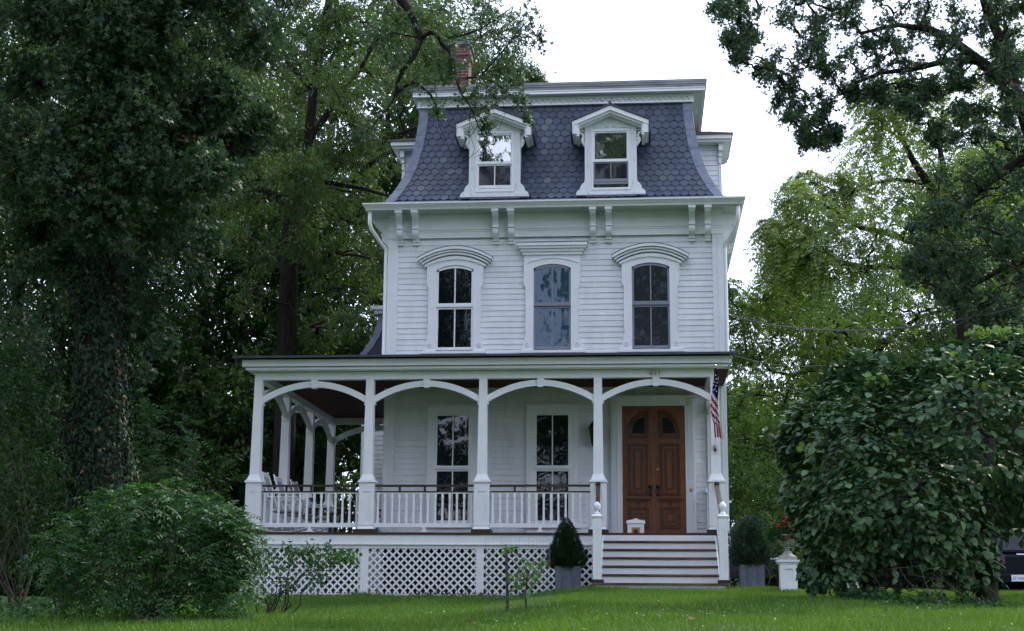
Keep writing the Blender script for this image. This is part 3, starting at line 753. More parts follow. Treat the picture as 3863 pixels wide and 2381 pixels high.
# railings
def railing(T, L, nb, x0=.145):
    m = MB(T); m.box(x0, L-x0, -.045, .045, 1.955, 1.995); top = m.build('railing', DECK, house)
    m = MB(T); m.box(x0, L-x0, -.03, .03, 1.838, 1.866)
    for k in range(1, 4): m.box(x0 + (L-2*x0)*k/4 - .02, x0 + (L-2*x0)*k/4 + .02, -.02, .02, 1.866, 1.955)
    m.build('mid_rail', DECK, top)
    m = MB(T); m.box(x0, L-x0, -.022, .022, 1.815, 1.837); m.box(x0, L-x0, -.025, .025, 1.135, 1.222); m.build('bottom_rail', WHITE, top)
    m = MB(T); m.prism([(L/2-.10, FZ+.02), (L/2+.10, FZ+.02), (L/2+.05, FZ+.05), (L/2+.02, 1.134), (L/2-.02, 1.134), (L/2-.05, FZ+.05)], -.04, .04); m.build('rail_foot', WHITE, top)
    first = None
    for k in range(nb):
        x = x0 + (L - 2*x0) * (k + .5) / nb
        if first is None:
            m = MB(T); m.frustum(x, 0, 1.222, 1.40, .048, .040); m.frustum(x, 0, 1.40, 1.70, .040, .036); m.frustum(x, 0, 1.70, 1.72, .036, .046); m.box(x-.023, x+.023, -.023, .023, 1.72, 1.815)
            first = m.build('baluster', WHITE, top); fx = x; q0 = np.array(T(x, 0, 0))
        else:
            c = first.copy(); COL.objects.link(c); d = np.array(T(x, 0, 0)) - q0; c.location = Vector(first.location) + Vector(d)
for i in range(3): railing((lambda x, y, z, i=i: (i*SP + x, y, z)), SP, 14)
for n in range(3): railing((lambda x, y, z, n=n: (-y, n*S2 + x, z)), S2, 14)
railing(lambda x, y, z: (x, 3*S2 + y, z), HX0 + .1, 13)
railing(lambda x, y, z: (4*SP + y, x, z), WY, 13)
# front steps
SX0, SX1 = 7.16, 9.33
nst = 6; rise = .168; run = .29
st = MB()
for k in range(nst):
    y1 = -.30 - k*run; z = FZ - .045 - k*rise
    if k: st.box(SX0, SX1, y1, y1 + .02, z - rise + .0, z - .004) if False else None
for k in range(nst):
    zt = FZ - .047 - k*rise; y = -.30 - k*run
    st.box(SX0, SX1, y + .0, y + .025, zt - rise + .036, zt)
steps = st.build('stairs', WHITE, house)
for k in range(1, nst+1):
    zt = FZ - k*rise; y = -.30 - k*run
    wdt = 0 if k < nst else .16
    m = MB(); m.box(SX0-wdt, SX1+wdt, y-.03, y + run + .02, zt-.036, zt-.004); tr = m.build('tread', DECK, steps)
    m = MB(); m.box(SX0-wdt, SX1+wdt, y-.034, y-.030, zt-.034, zt-.006); m.box(SX0-wdt, SX1+wdt, y-.034, y+.03, zt-.0038, zt-.002); m.build('tread_edge', NOSING, steps)
m = MB(); yb = -.30 - nst*run; m.box(SX0-.10, SX1+.10, yb-.01, yb+.4, -.35, FZ-nst*rise-.037); m.build('step_base', STEPCONC, steps)
for x in (SX0-.03, SX1+.0):
    m = MB(); m.add([(x, -.30, FZ-.05), (x, yb, FZ-nst*rise-.03), (x, yb, -.35), (x, -.30, -.35), (x+.03, -.30, FZ-.05), (x+.03, yb, FZ-nst*rise-.03), (x+.03, yb, -.35), (x+.03, -.30, -.35)],
                    [(0,1,2,3), (7,6,5,4), (0,4,5,1), (1,5,6,2), (2,6,7,3), (3,7,4,0)]); m.build('stringer', WHITE, steps)
NY = yb + .12; nz0 = FZ - nst*rise
for x in (7.085, 9.415):
    m = MB(); m.box(x-.08, x+.08, NY-.08, NY+.08, nz0+.06, 1.21)
    for a, b, c0, d in ((-.08, -.035, nz0+.06, 1.21), (.035, .08, nz0+.06, 1.21), (-.035, .035, nz0+.06, .25), (-.035, .035, .98, 1.21)): m.box(x+a, x+b, NY-.09, NY-.0801, c0, d)
    nw = m.build('newel_post', WHITE, house)
    m = MB(); m.box(x-.10, x+.10, NY-.10, NY+.10, 1.211, 1.235); m.frustum(x, NY, 1.18, 1.211, .165, .20); m.frustum(x, NY, 1.235, 1.275, .22, .14); m.box(x-.11, x+.11, NY-.11, NY+.11, 1.225, 1.24); m.build('newel_cap', WHITE, nw)
    m = MB(); m.box(x-.115, x+.115, NY-.115, NY+.115, nz0, nz0+.06); m.build('newel_plinth', DECK, nw)
    m = MB(); prof = [(.02, 1.275), (.055, 1.28), (.05, 1.30), (.028, 1.325), (.03, 1.34)]
    for t in np.linspace(0, 1, 11): prof.append((.068*math.sin(math.pi*(0.12 + .85*t))**.75, 1.345 + .165*t))
    n = 12
    vs = []; pr = prof
    for i, (r, z) in enumerate(pr):
        for k in range(n):
            rr = r * (1 + (.07 if (i > 4 and (i + k) % 2 == 0) else 0)); vs.append((x + rr*math.cos(2*math.pi*k/n), NY + rr*math.sin(2*math.pi*k/n), z))
    m.add(vs, [(i*n+j, i*n+(j+1) % n, (i+1)*n+(j+1) % n, (i+1)*n+j) for i in range(len(pr)-1) for j in range(n)] + [list(range((len(pr)-1)*n, len(pr)*n))])
    m.build('pineapple_finial', WHITE, nw)
    # hand rail up to the porch column, with its balusters
    xc = 7.05 if x < 8 else 9.40
    m = MB(); p0 = np.array((x, NY+.06, 1.17)); p1 = np.array((xc, -.16, 1.97))
    m.add([tuple(p + np.array(o)) for p in (p0, p1) for o in ((-.04, 0, -.03), (.04, 0, -.03), (.04, 0, .04), (-.04, 0, .04))], [(0,1,2,3), (7,6,5,4), (0,4,5,1), (1,5,6,2), (2,6,7,3), (3,7,4,0)])
    m.tube([p1 + np.array((0, -.06, -.01)), p1 + np.array((0, .0, .03))], .052, 8)
    hr = m.build('stair_handrail', DECK, house)
    for k in range(6):
        t = (k + .5) / 6; y = NY + .08 + t*(-.16 - NY - .08); xx = x + (xc-x)*t; zt = 1.14 + .8*t; m = MB(); m.box(xx-.02, xx+.02, y-.02, y+.02, zt-.82, zt); m.build('baluster', WHITE, hr)
    m = MB(); m.add([tuple(p + np.array(o)) for p in (p0 - np.array((0, 0, .85)), p1 - np.array((0, 0, .85))) for o in ((-.022, 0, -.03), (.022, 0, -.03), (.022, 0, .03), (-.022, 0, .03))], [(0,1,2,3), (7,6,5,4), (0,4,5,1), (1,5,6,2), (2,6,7,3), (3,7,4,0)]); m.build('bottom_rail', WHITE, hr)

# ---- double front door
Y = WY - .022
m = MB()
m.box(7.25, 7.50, Y-.10, Y, FZ, 4.06); m.box(8.855, 9.07, Y-.10, Y, FZ, 4.06); m.box(7.50, 8.855, Y-.10, Y, 3.885, 4.06)
m.box(7.22, 9.10, Y-.14, Y, 4.062, 4.11)
for xx in (7.29, 7.33, 7.40, 9.03, 8.99, 8.93): m.box(xx-.01, xx+.01, Y-.118, Y-.10, FZ, 4.06)
m.box(7.44, 8.91, Y-.075, Y-.001, FZ, 3.93)
frame = m.build('door_frame', WHITE, house)
m = MB(lambda x, y, z: (x, z, y)); m.lathe([(.022, Y-.14), (.032, Y-.13), (.03, Y-.118), (.04, Y-.117), (.04, Y-.10)], 8.965, 2.06, 14); m.build('doorbell', BRASS, frame)
yd = Y - .085
def dframe(m, x0, x1, z0, z1, w_, d0, d1):
    m.box(x0, x0+w_, yd-d1, yd-d0, z0, z1); m.box(x1-w_, x1, yd-d1, yd-d0, z0, z1); m.box(x0+w_, x1-w_, yd-d1, yd-d0, z0, z0+w_); m.box(x0+w_, x1-w_, yd-d1, yd-d0, z1-w_, z1)
for s, x0, x1 in ((1, 7.50, 8.175), (-1, 8.18, 8.855)):
    m = MB(); m.box(x0, x1, yd, Y-.076, FZ+.01, 3.885); leaf = m.build('front_door', DOORWOOD, house)
    a, b = (x0+.125, x1-.125)
    mo = MB(); dframe(mo, a, b, 1.95, 3.06, .025, -.001, .028); dframe(mo, a+.04, b-.04, 1.99, 3.02, .018, -.001, .016); dframe(mo, a+.13, b-.13, 2.09, 2.93, .02, -.001, .022); dframe(mo, a+.105, b-.105, 2.06, 2.96, .012, -.001, .010)
    dframe(mo, a, b, 1.24, 1.70, .024, -.001, .028); dframe(mo, a+.05, b-.05, 1.29, 1.65, .02, -.001, .020); dframe(mo, a+.13, b-.13, 1.37, 1.58, .02, -.001, .025)
    mo.box(a-.05, b+.05, yd-.05, yd+.001, 1.86, 1.885); mo.box(a-.03, b+.03, yd-.03, yd+.001, 1.835, 1.86)
    for q in range(7): mo.box(a+.09+q*.04, a+.11+q*.04, yd-.028, yd+.001, 1.80, 1.835)
    for e in (a+.01, b-.06): mo.prism([(e, 1.835), (e+.05, 1.835), (e+.035, 1.74), (e+.015, 1.74)], yd-.03, yd+.001)
    mo.box(a+.17, b-.17, yd-.02, yd+.001, 1.74, 1.79)
    # arched light: outer edge curves, inner edge straight
    inn, out = (b-.0, a) if s > 0 else (a, b)
    def quarter(x_in, x_out, zb, zt, n=12):
        return [(x_in + (x_out-x_in)*math.sin(t), zb + (zt-zb)*math.cos(t)**.8) for t in np.linspace(0, math.pi/2, n)]
    for (ii_, oo, zb, zt, th, d) in ((inn, out, 3.20, 3.76, .022, .028), (inn + (out-inn)*.10, out - (out-inn)*.14, 3.25, 3.69, .018, .018)):
        Q = quarter(ii_, oo, zb, zt); mo.tube([(x, yd-.008, z) for x, z in Q], th*.8, 6)
        mo.box(min(ii_, oo), max(ii_, oo), yd-d, yd+.001, zb-.02, zb); mo.box(ii_-.012, ii_+.012, yd-d, yd+.001, zb, zt)
    mo.build('door_moulding', DOORDARK, leaf)
    Q = quarter(inn + (out-inn)*.16, out - (out-inn)*.22, 3.28, 3.64); gl = MB(); P = [(Q[0][0], 3.28)] + Q
    if s < 0: P = P[::-1]
    gl.prism(P, yd-.004, yd-.001); gl.build('pane', DOORGLASS, leaf)
    hx = x1-.075 if s > 0 else x0+.075
    hh = MB(); hh.box(hx-.025, hx+.025, yd-.02, yd, 1.93, 2.14); hh.tube([(hx, yd, 2.12), (hx, yd-.06, 2.10), (hx, yd-.06, 1.98), (hx, yd, 1.96)], .018, 6); hh.lathe([(.0, 2.10), (.035, 2.115), (.04, 2.14), (.03, 2.165), (.0, 2.175)], hx, yd-.045, 10); hh.build('door_handle', BRONZE, leaf)
    if s < 0:
        k = MB(lambda x, y, z: (x, z, y)); k.lathe([(.02, yd-.025), (.03, yd-.02), (.03, yd)], 8.25, 2.50, 12); k.build('door_lock', BRASS, leaf)
# house numbers over the entrance
for ch_, x in (('4', 8.13), ('1', 8.225), ('1', 8.305)):
    text_part('house_number', ch_, .15, (x, -.115, 4.195), NUMERAL, house, .008)
# ------------------------------------------------------------------ things on and around the porch
def gat(px, py, lo=-22.0, hi=12.0):
    """where the line of sight through a photo point meets the lawn"""
    Ys = np.linspace(lo, hi, 800); prev = None
    for Yv in Ys:
        p = at(px, py, Yv); d = p[2] - float(ground_z(p[0], p[1]))
        if d < 0: return np.array([p[0], p[1], float(ground_z(p[0], p[1]))])
    return np.array([p[0], p[1], float(ground_z(p[0], p[1]))])

# letter box standing on the porch
p = at(1523, 1243, .35); q0, q1 = at(1501, 1262, .35), at(1545, 1262, .35)
hwid = (q1[0]-q0[0])/2; zt = p[2]; cx = (q0[0]+q1[0])/2
t = empty('mailbox', (cx, .35, FZ)); tag(t, 'small white mailbox with a brass plate on the porch floor before the door', 'mailbox')
m = MB(); m.box(cx-hwid+.02, cx+hwid-.02, .28, .42, FZ, zt-.10); m.box(cx-hwid+.02, cx-hwid+.06, .262, .28, FZ, zt-.10); m.box(cx+hwid-.06, cx+hwid-.02, .262, .28, FZ, zt-.10); m.box(cx-hwid+.06, cx+hwid-.06, .27, .28, zt-.17, zt-.10)
m.build('body', WHITE, t)
m = MB(); m.prism([(cx-hwid-.01, zt-.10), (cx+hwid+.01, zt-.10), (cx+hwid, zt-.04), (cx+.05, zt-.02), (cx+.03, zt), (cx-.03, zt), (cx-.05, zt-.02), (cx-hwid, zt-.04)], .25, .43); m.build('lid', WHITE, t, bevel=.005)
m = MB(); m.box(cx-.085, cx+.085, .274, .2795, FZ, zt-.18); pl = m.build('brass_plate', BRASS, t)
m = MB(lambda x, y, z: (x, z, y)); m.lathe([(.02, .262), (.05, .268), (.05, .2735)], cx, zt-.25, 14); m.build('emblem', DOORDARK, pl)

# wall lantern between window and door
lx = 6.885
t = empty('wall_lantern', (lx, WY-.02, 3.0)); tag(t, 'black iron carriage lantern on the porch wall left of the door', 'lantern')
m = MB(); m.box(lx-.085, lx+.085, WY-.05, WY-.022, 2.96, 3.42); m.build('back_plate', WHITE, t)
m = MB(); m.frustum(lx, WY-.16, 3.40, 3.50, .22, .10); m.frustum(lx, WY-.16, 3.50, 3.56, .10, .02); m.frustum(lx, WY-.16, 3.0, 3.08, .06, .12); m.tube([(lx, WY-.05, 3.1), (lx, WY-.10, 3.02), (lx, WY-.16, 3.04)], .015, 6)
for a in (-1, 1):
    for b in (-1, 1): m.tube([(lx+a*.05, WY-.16+b*.05, 3.08), (lx+a*.095, WY-.16+b*.095, 3.40)], .009, 5)
m.build('cage', IRON, t)
m = MB(); m.frustum(lx, WY-.16, 3.085, 3.395, .095, .18); m.build('lantern_glass', GLASS_DARK, t)

# flag on a slanting pole fixed to the corner column
pb = np.array((9.385, -.17, at(1712, 1074, -.17)[2])); pt = at(1713.5, 879, -.75)
t = empty('flag', tuple(pb)); tag(t, 'stars and stripes flag hanging furled from a slanting pole on the right porch column', 'flag')
FRED = mat('flag_red', (0.34, 0.012, 0.022), 0.8, 0.1); FWHITE = mat('flag_white', (0.72, 0.70, 0.72), 0.8, 0.1); FBLUE = mat('flag_blue', (0.012, 0.014, 0.075), 0.8, 0.1)
m = MB(); m.tube([pb, pt], .011, 8); m.build('flag_pole', WHITE, t)
m = MB(); m.lathe([(.006, pt[2]), (.022, pt[2]+.015), (.022, pt[2]+.035), (.006, pt[2]+.05)], pt[0], pt[1], 10); m.tube([pt + np.array((-.035, 0, -.035)), pt + np.array((.035, 0, -.035))], .008, 6); m.build('pole_finial', BRASS, t)
m = MB(); m.box(9.36, 9.41, -.16, -.085, pb[2]-.05, pb[2]+.06); m.build('pole_bracket', IRON, t)
def flag_cloth():
    me = bpy.data.meshes.new('flag_cloth'); vs = []; fs = []; mi = []
    nv, nu = 40, 13; top = pt[2] - .03; bot = at(1715, 1048, -.45)[2]; Lz = top - bot
    for i in range(nv+1):
        v = i / nv; z = top - v*Lz
        wv = np.interp(v, [0, .08, .25, .5, .7, .8, .9, 1], [.05, .065, .11, .14, .155, .13, .16, .165])
        cxv = np.interp(v, [0, .2, .5, .72, .85, 1], [pt[0], pt[0]+.0, pt[0]-.015, pt[0]-.01, pt[0]+.03, pt[0]+.055])
        yv = pt[1] + (v**.8)*(pb[1]-.12-pt[1])*.85
        for j in range(nu+1):
            u = j / nu
            fold = .028*math.sin(u*math.pi*3.2 + v*2.0)*(.4 + v)
            vs.append((cxv + (u-.5)*wv + .01*math.sin(v*9), yv + fold - .02, z - .045*(u-.5)*min(1, v*4) + .02*math.sin(u*9+v*3)*v))
    for i in range(nv):
        for j in range(nu):
            a = i*(nu+1)+j; fs.append((a, a+1, a+nu+2, a+nu+1))
            v = (i+.5)/nv; u = (j+.5)/nu
            d = v - .030*(u-.5)*4
            if v > .80: k = int(u*6 + .3) % 2; mi.append(0 if k == 0 else 1)
            elif d < .40: mi.append(2)
            else: mi.append(1 if int((d-.40)/.056) % 2 == 0 else 0)
    pv = np.array(vs[0]); me.from_pydata([tuple(np.array(p)-pv) for p in vs], [], fs)
    for q in (FRED, FWHITE, FBLUE): me.materials.append(q)
    me.polygons.foreach_set('material_index', mi); me.polygons.foreach_set('use_smooth', [True]*len(fs))
    cl = link_mesh('flag_cloth', me, t, pv)
    s = MB()
    for v, u in ((.10, .5), (.155, .6), (.20, .3), (.205, .8), (.25, .6), (.27, .15), (.30, .4), (.335, .2), (.345, .75)):
        i = int(v*nv); j = int(u*nu); c = np.array(vs[i*(nu+1)+j]) + np.array((0, -.012, 0)); P = []
        for k in range(10):
            r = .019 if k % 2 == 0 else .008; a = math.pi/2 + k*math.pi/5; P.append((c[0] + r*math.cos(a), c[2] + r*math.sin(a)))
        s.prism(P, c[1]-.004, c[1]+.004)
    s.build('stars', FWHITE, cl)
flag_cloth()

# rocking chairs on the side porch
def rocking_chair(name, label, group, m_frame, m_weave):
    t = empty(name, (0, 0, 0)); tag(t, label, 'chair', group)
    def post(pts, r, nm, sm=True): return MB().tube(pts, r, 7).build(nm, m_frame, t, smooth=True)
    for s in (-1, 1):
        y = s*.25
        post([(-.17, y, .08), (-.20, y, .42), (-.33, y, .85), (-.44, y, 1.18)], [.02, .021, .02, .018], 'rear_post')
        post([(.22, y*1.08, .08), (.22, y*1.08, .66)], .02, 'front_leg')
        post([(-.62, y, .10)] + [(x, y, .035 + .14*(x/.62)**2*1.0) for x in np.linspace(-.5, .45, 9)] + [(.52, y, .13)], .018, 'rocker')
        MB().box(-.30, .29, y*1.06-.045, y*1.06+.045, .66, .685).build('armrest', m_frame, t, bevel=.008)
        for x in (.05, -.09): post([(x, y, .42), (x, y*1.05, .66)], .010, 'spindle')
        post([(-.17, y, .22), (.22, y*1.08, .22)], .011, 'stretcher')
    for x, z in ((.22, .20), (.22, .30), (-.17, .25)): post([(x, -.25, z), (x, .25, z)], .011, 'stretcher')
    MB().box(-.20, .25, -.25, .25, .405, .445).build('seat', m_weave, t, bevel=.01)
    b = MB(); r = [(-.235, .50), (-.335, .85), (-.415, 1.10)]
    for (x0, z0), (x1, z1) in zip(r[:-1], r[1:]):
        b.add([(x0, -.235, z0), (x0, .235, z0), (x1, .235, z1), (x1, -.235, z1), (x0-.02, -.235, z0), (x0-.02, .235, z0), (x1-.02, .235, z1), (x1-.02, -.235, z1)], [(0,1,2,3), (7,6,5,4), (0,4,5,1), (1,5,6,2), (2,6,7,3), (3,7,4,0)])
    b.build('backrest', m_weave, t)
    MB().box(-.435, -.405, -.235, .235, 1.06, 1.15).build('top_rail', m_frame, t)
    return t
pc = at(632, 1123, .55)
rc = rocking_chair('rocking_chair', 'white rocking chair nearest the corner porch column', 'white rocking chairs on the side porch', WHITE, WICKER)
zs = (pc[2] - FZ) / 1.18
ox = pc[0] + .44
for i, (px, py, yy, lab) in enumerate(((632, 1123, .55, None), (663.5, 1131, 1.55, 'white rocking chair second from the corner porch column'), (703, 1139, 2.75, 'white rocking chair third from the corner porch column'))):
    c = at(px, py, yy)
    loc = (c[0] + .44, yy + .25, FZ)
    if i == 0: rc.location = loc; rc.scale = (1.13, 1.13, 1.13)
    else: copy_thing(rc, loc, 0.0, lab)
copy_thing(rc, (1.62, 5.6, FZ), math.radians(200), 'white rocking chair beyond the brown porch table turned towards the others')
# brown furniture deeper in the porch
def brown_chair():
    t = empty('porch_armchair', (0, 0, 0)); tag(t, 'brown wooden armchair behind the white rocking chairs', 'chair')
    for s in (-1, 1):
        MB().box(-.26, -.19, s*.27-.03, s*.27+.03, 0, 1.0).build('rear_leg', BROWNWOOD, t); MB().box(.22, .29, s*.27-.03, s*.27+.03, 0, .64).build('front_leg', BROWNWOOD, t)
        MB().box(-.26, .33, s*.27-.045, s*.27+.045, .64, .67).build('armrest', BROWNWOOD, t)
    MB().box(-.26, .29, -.27, .27, .40, .44).build('seat', BROWNWOOD, t)
    b = MB()
    for k in range(5): b.box(-.25, -.225, -.22+k*.09, -.15+k*.09, .46, .96)
    b.box(-.26, -.215, -.24, .24, .93, 1.02); b.build('backrest', BROWNWOOD, t)
    return t
bc = brown_chair(); c = at(747, 1163, 3.9); bc.location = (c[0]+.25, 4.0, FZ)
t = empty('porch_table', (1.25, 4.9, FZ)); tag(t, 'brown wooden table among the chairs on the side porch', 'table')
MB().box(.85, 1.65, 4.45, 5.35, FZ+.66, FZ+.70).build('table_top', BROWNWOOD, t)
a = MB(); a.box(.90, 1.60, 4.50, 5.30, FZ+.56, FZ+.659); a.build('apron', BROWNWOOD, t)
for xx in (.90, 1.53):
    for yy in (4.50, 5.23): MB().box(xx, xx+.07, yy, yy+.07, FZ, FZ+.56).build('leg', BROWNWOOD, t)

# square planter in front of the lattice
def planter(name, label, x0, x1, y0, y1, z0, z1, tp=.02):
    t = empty(name, ((x0+x1)/2, (y0+y1)/2, z0)); tag(t, label, 'planter', 'grey square planters by the steps')
    m = MB(); w_ = .035
    m.add([(x0+tp, y0+tp, z0), (x1-tp, y0+tp, z0), (x1-tp, y1-tp, z0), (x0+tp, y1-tp, z0), (x0, y0, z1), (x1, y0, z1), (x1, y1, z1), (x0, y1, z1),
           (x0+w_, y0+w_, z1), (x1-w_, y0+w_, z1), (x1-w_, y1-w_, z1), (x0+w_, y1-w_, z1), (x0+w_, y0+w_, z1-.06), (x1-w_, y0+w_, z1-.06), (x1-w_, y1-w_, z1-.06), (x0+w_, y1-w_, z1-.06)],
          [(0,1,5,4), (1,2,6,5), (2,3,7,6), (3,0,4,7), (4,5,9,8), (5,6,10,9), (6,7,11,10), (7,4,8,11), (8,9,13,12), (9,10,14,13), (10,11,15,14), (11,8,12,15), (3,2,1,0)])
    m.build('pot', CONC, t)
    m = MB(); m.box(x0+w_, x1-w_, y0+w_, y1-w_, z1-.058, z1-.03); m.build('soil', FOUND, t)
    return t
P1 = (6.265, 6.745, -1.54, -1.06, -.22, .325)
planter('planter', 'grey weathered square planter holding a clipped dwarf conifer left of the steps', *P1)
a0, a1 = at(1773, 1352, -1.0), at(1833, 1410, -1.0)
P2 = (a0[0], a1[0], -1.0, -1.0 + a1[0]-a0[0], -.12, a0[2])
planter('planter', 'smooth grey square planter holding a loose juniper right of the steps', *P2, tp=.004)

# pedestal with urn
a0, a1 = at(1866, 1341, -2.2), at(1914, 1412, -2.2); px0, px1 = a0[0], a1[0]; pz = a0[2]; pcx = (px0+px1)/2; hw = (px1-px0)/2; pcy = -2.2 + hw
t = empty('pedestal', (pcx, pcy, -.13)); tag(t, 'white panelled wooden pedestal under the stone urn', 'pedestal')
m = MB(); m.box(pcx-hw+.02, pcx+hw-.02, pcy-hw+.02, pcy+hw-.02, -.2, pz-.075)
for a, b, c0, d in ((-hw+.02, -hw+.09, -.2, pz-.076), (hw-.09, hw-.02, -.2, pz-.076), (-hw+.09, hw-.09, -.2, -.0), (-hw+.09, hw-.09, pz-.16, pz-.076)): m.box(pcx+a, pcx+b, pcy-hw+.002, pcy-hw+.0199, c0, d)
m.build('pedestal_box', WHITE, t)
m = MB(); m.box(pcx-hw-.005, pcx+hw+.005, pcy-hw-.005, pcy+hw+.005, pz-.074, pz-.04); m.box(pcx-hw-.03, pcx+hw+.03, pcy-hw-.03, pcy+hw+.03, pz-.04, pz); m.build('pedestal_top', OLDWHITE, t)
t = empty('urn', (pcx, pcy, pz)); tag(t, 'pale grey stone urn with fluted bowl on the white pedestal', 'urn')
STONE = mat('urn_stone', (0.42, 0.42, 0.39), 0.85, 0.2, var=0.3, vscale=6, bump=0.1)
m = MB(); m.box(pcx-.16, pcx+.16, pcy-.16, pcy+.16, pz, pz+.055); m.lathe([(.16, pz+.055), (.15, pz+.075), (.10, pz+.10), (.07, pz+.14), (.065, pz+.165)], pcx, pcy, 20); m.build('urn_foot', STONE, t, smooth=False)
m = MB(); m.lathe([(.04, pz+.165), (.045, pz+.21), (.075, pz+.215), (.075, pz+.235), (.05, pz+.245), (.13, pz+.285), (.175, pz+.34), (.185, pz+.385), (.17, pz+.39), (.16, pz+.40), (.175, pz+.435), (.20, pz+.445), (.20, pz+.46), (.16, pz+.46), (.15, pz+.42)], pcx, pcy, 24); m.build('bowl', STONE, t)
URN_TOP = (pcx, pcy, pz+.44)

# garden cart half hidden behind the planter
gx = P2[1] + .05; gy = .9; gz = float(ground_z(gx, gy))
t = empty('garden_cart', (gx, gy, gz)); tag(t, 'dark garden cart with a spoked wheel half hidden behind the smooth planter', 'cart')
wl = MB(); R_ = .30; wl.tube([(gx+.12, gy + R_*math.cos(a)*.5, gz + R_ + R_*math.sin(a)) if False else (gx - .1 + R_*math.cos(a), gy, gz + R_ + R_*math.sin(a)) for a in np.linspace(0, 2*math.pi, 26)], .014, 6, cap=False)
for k in range(8): a = k*math.pi/4; wl.tube([(gx-.1, gy, gz+R_), (gx-.1 + R_*math.cos(a), gy, gz+R_+R_*math.sin(a))], .005, 4)
wl.build('wheel', LIGHTBARK, t)
m = MB(); m.prism([(gx-.75, gz+.30), (gx+.2, gz+.30), (gx+.3, gz+.62), (gx-.85, gz+.62)], gy+.05, gy+.6); m.build('tray', IRON, t)
m = MB(); m.tube([(gx-.7, gy+.04, gz+.34), (gx+.2, gy+.04, gz+.60), (gx+.36, gy-.05, gz+.70)], .014, 6); m.build('frame', IRON, t)
m = MB(); m.tube([(gx+.20, gy-.10, gz+.655), (gx+.42, gy-.10, gz+.675)], .02, 7); m.build('handle', WHITE, t)

# security camera and flood light on the right side wall
c = at(1745, 1204, 2.6); t = empty('security_camera', tuple(c)); tag(t, 'small white security camera beside the right porch column', 'camera')
m = MB(); m.box(c[0]-.06, c[0]+.06, 2.45, 2.60, c[2]-.02, c[2]+.03); m.build('camera_hood', WHITE, t, bevel=.01)
m = MB(); m.box(c[0]-.05, c[0]+.05, 2.47, 2.58, c[2]-.09, c[2]-.021); m.build('camera_body', IRON, t)
MB().tube([(c[0]-.02, 2.6, c[2]), (HX1+.03, 2.7, c[2])], .012, 6).build('camera_arm', WHITE, t)
c = at(1738, 706, 6.5); t = empty('flood_light', tuple(c)); tag(t, 'white flood light reaching out from the upper right side wall', 'lamp')
m = MB(); m.add([(HX1+.02, 6.4, c[2]-.10), (HX1+.02, 6.6, c[2]-.10), (HX1+.35, 6.6, c[2]-.03), (HX1+.35, 6.4, c[2]-.03), (HX1+.02, 6.4, c[2]+.14), (HX1+.02, 6.6, c[2]+.14), (HX1+.22, 6.6, c[2]+.10), (HX1+.22, 6.4, c[2]+.10)], [(0,3,2,1), (4,5,6,7), (0,1,5,4), (1,2,6,5), (2,3,7,6), (3,0,4,7)]); m.build('lamp_shade', WHITE, t, bevel=.01)
MB().tube([(HX1+.25, 6.5, c[2]-.05), (HX1+.28, 6.5, c[2]-.14)], .03, 8).build('lamp_head', IRON, t)

# overhead cables
CABLE = mat('cable_sheath', (0.05, 0.05, 0.055), 0.6)
def cable(label, pts, sag, r=.012, n=30):
    a, b = np.array(pts[0]), np.array(pts[1]); P = [a + (b-a)*t_ - np.array((0, 0, sag*4*t_*(1-t_))) for t_ in np.linspace(0, 1, n)]
    m = MB(); m.tube(P, r, 5); m2 = [q + r*1.3*np.array((0, math.cos(i*1.7), math.sin(i*1.7))) for i, q in enumerate(P)]; m.tube(m2, r*.7, 4)
    o = m.build('overhead_cable', CABLE, None, pivot=tuple(a)); tag(o, label, 'cable', 'cables running from the right wall of the house'); return o
cable('twisted overhead cable, topmost of those from the right wall', ((HX1, 5.5, at(1742, 744, 5.5)[2]), at(2560, 702, -6)), .55)
cable('thin overhead cable leaving the wall just above the porch roof', ((HX1, 3.0, at(1745, 839, 3.0)[2]), at(2560, 610, -8)), .9, .008)
cable('thin low cable dropping from the porch roof to the vine', (at(1765, 872, 0.5), at(1955, 948, -3)), .10, .008)

# dark car behind the vine
CARP = mat('dark_car_paint', (0.004, 0.005, 0.008), 0.5, 0.1); TYRE = mat('tyre_rubber', (0.012, 0.012, 0.012), 0.85); CHROME = mat('chrome', (0.5, 0.5, 0.52), 0.2, 0.5, metallic=0.9)
TAIL = mat('tail_lamp', (0.03, 0.003, 0.003), 0.25, 0.5); PLATE = mat('number_plate', (0.62, 0.66, 0.74), 0.5); INK = mat('plate_ink', (0.02, 0.03, 0.09), 0.6)  # tail lamps coloured near black, the deep shade around the car painted in
vx, vy = 16.12, 6.0; vz = float(ground_z(vx, vy))
t = empty('parked_car', (vx+.95, vy+2.3, vz)); tag(t, 'dark sport utility car parked in the shade behind the vine', 'car')
def carpart(name, prof, x0, x1, m_, tp=0.0, bev=.04):
    # prof in (depth, height) extruded across the width, narrowing by tp at the top
    zs_ = [z for _, z in prof]; zl, zh = min(zs_), max(zs_); n = len(prof); b = MB()
    f = lambda z: tp*(z-zl)/(zh-zl+1e-9)
    b.add([(vx+x0+f(z), vy+y, vz+z) for y, z in prof] + [(vx+x1-f(z), vy+y, vz+z) for y, z in prof], [list(range(n)), list(range(2*n-1, n-1, -1))] + [(i, i+n, (i+1) % n + n, (i+1) % n) for i in range(n)])
    return b.build(name, m_, t, bevel=bev)
body = carpart('body', [(.02, .38), (.0, .55), (.03, .98), (.10, 1.06), (3.2, 1.10), (4.35, .98), (4.5, .75), (4.5, .38), (4.1, .30), (.5, .30)], 0, 1.9, CARP, .04)
carpart('cabin', [(.10, 1.065), (.38, 1.62), (.6, 1.68), (2.3, 1.68), (3.2, 1.105)], .06, 1.84, CARP, .14)
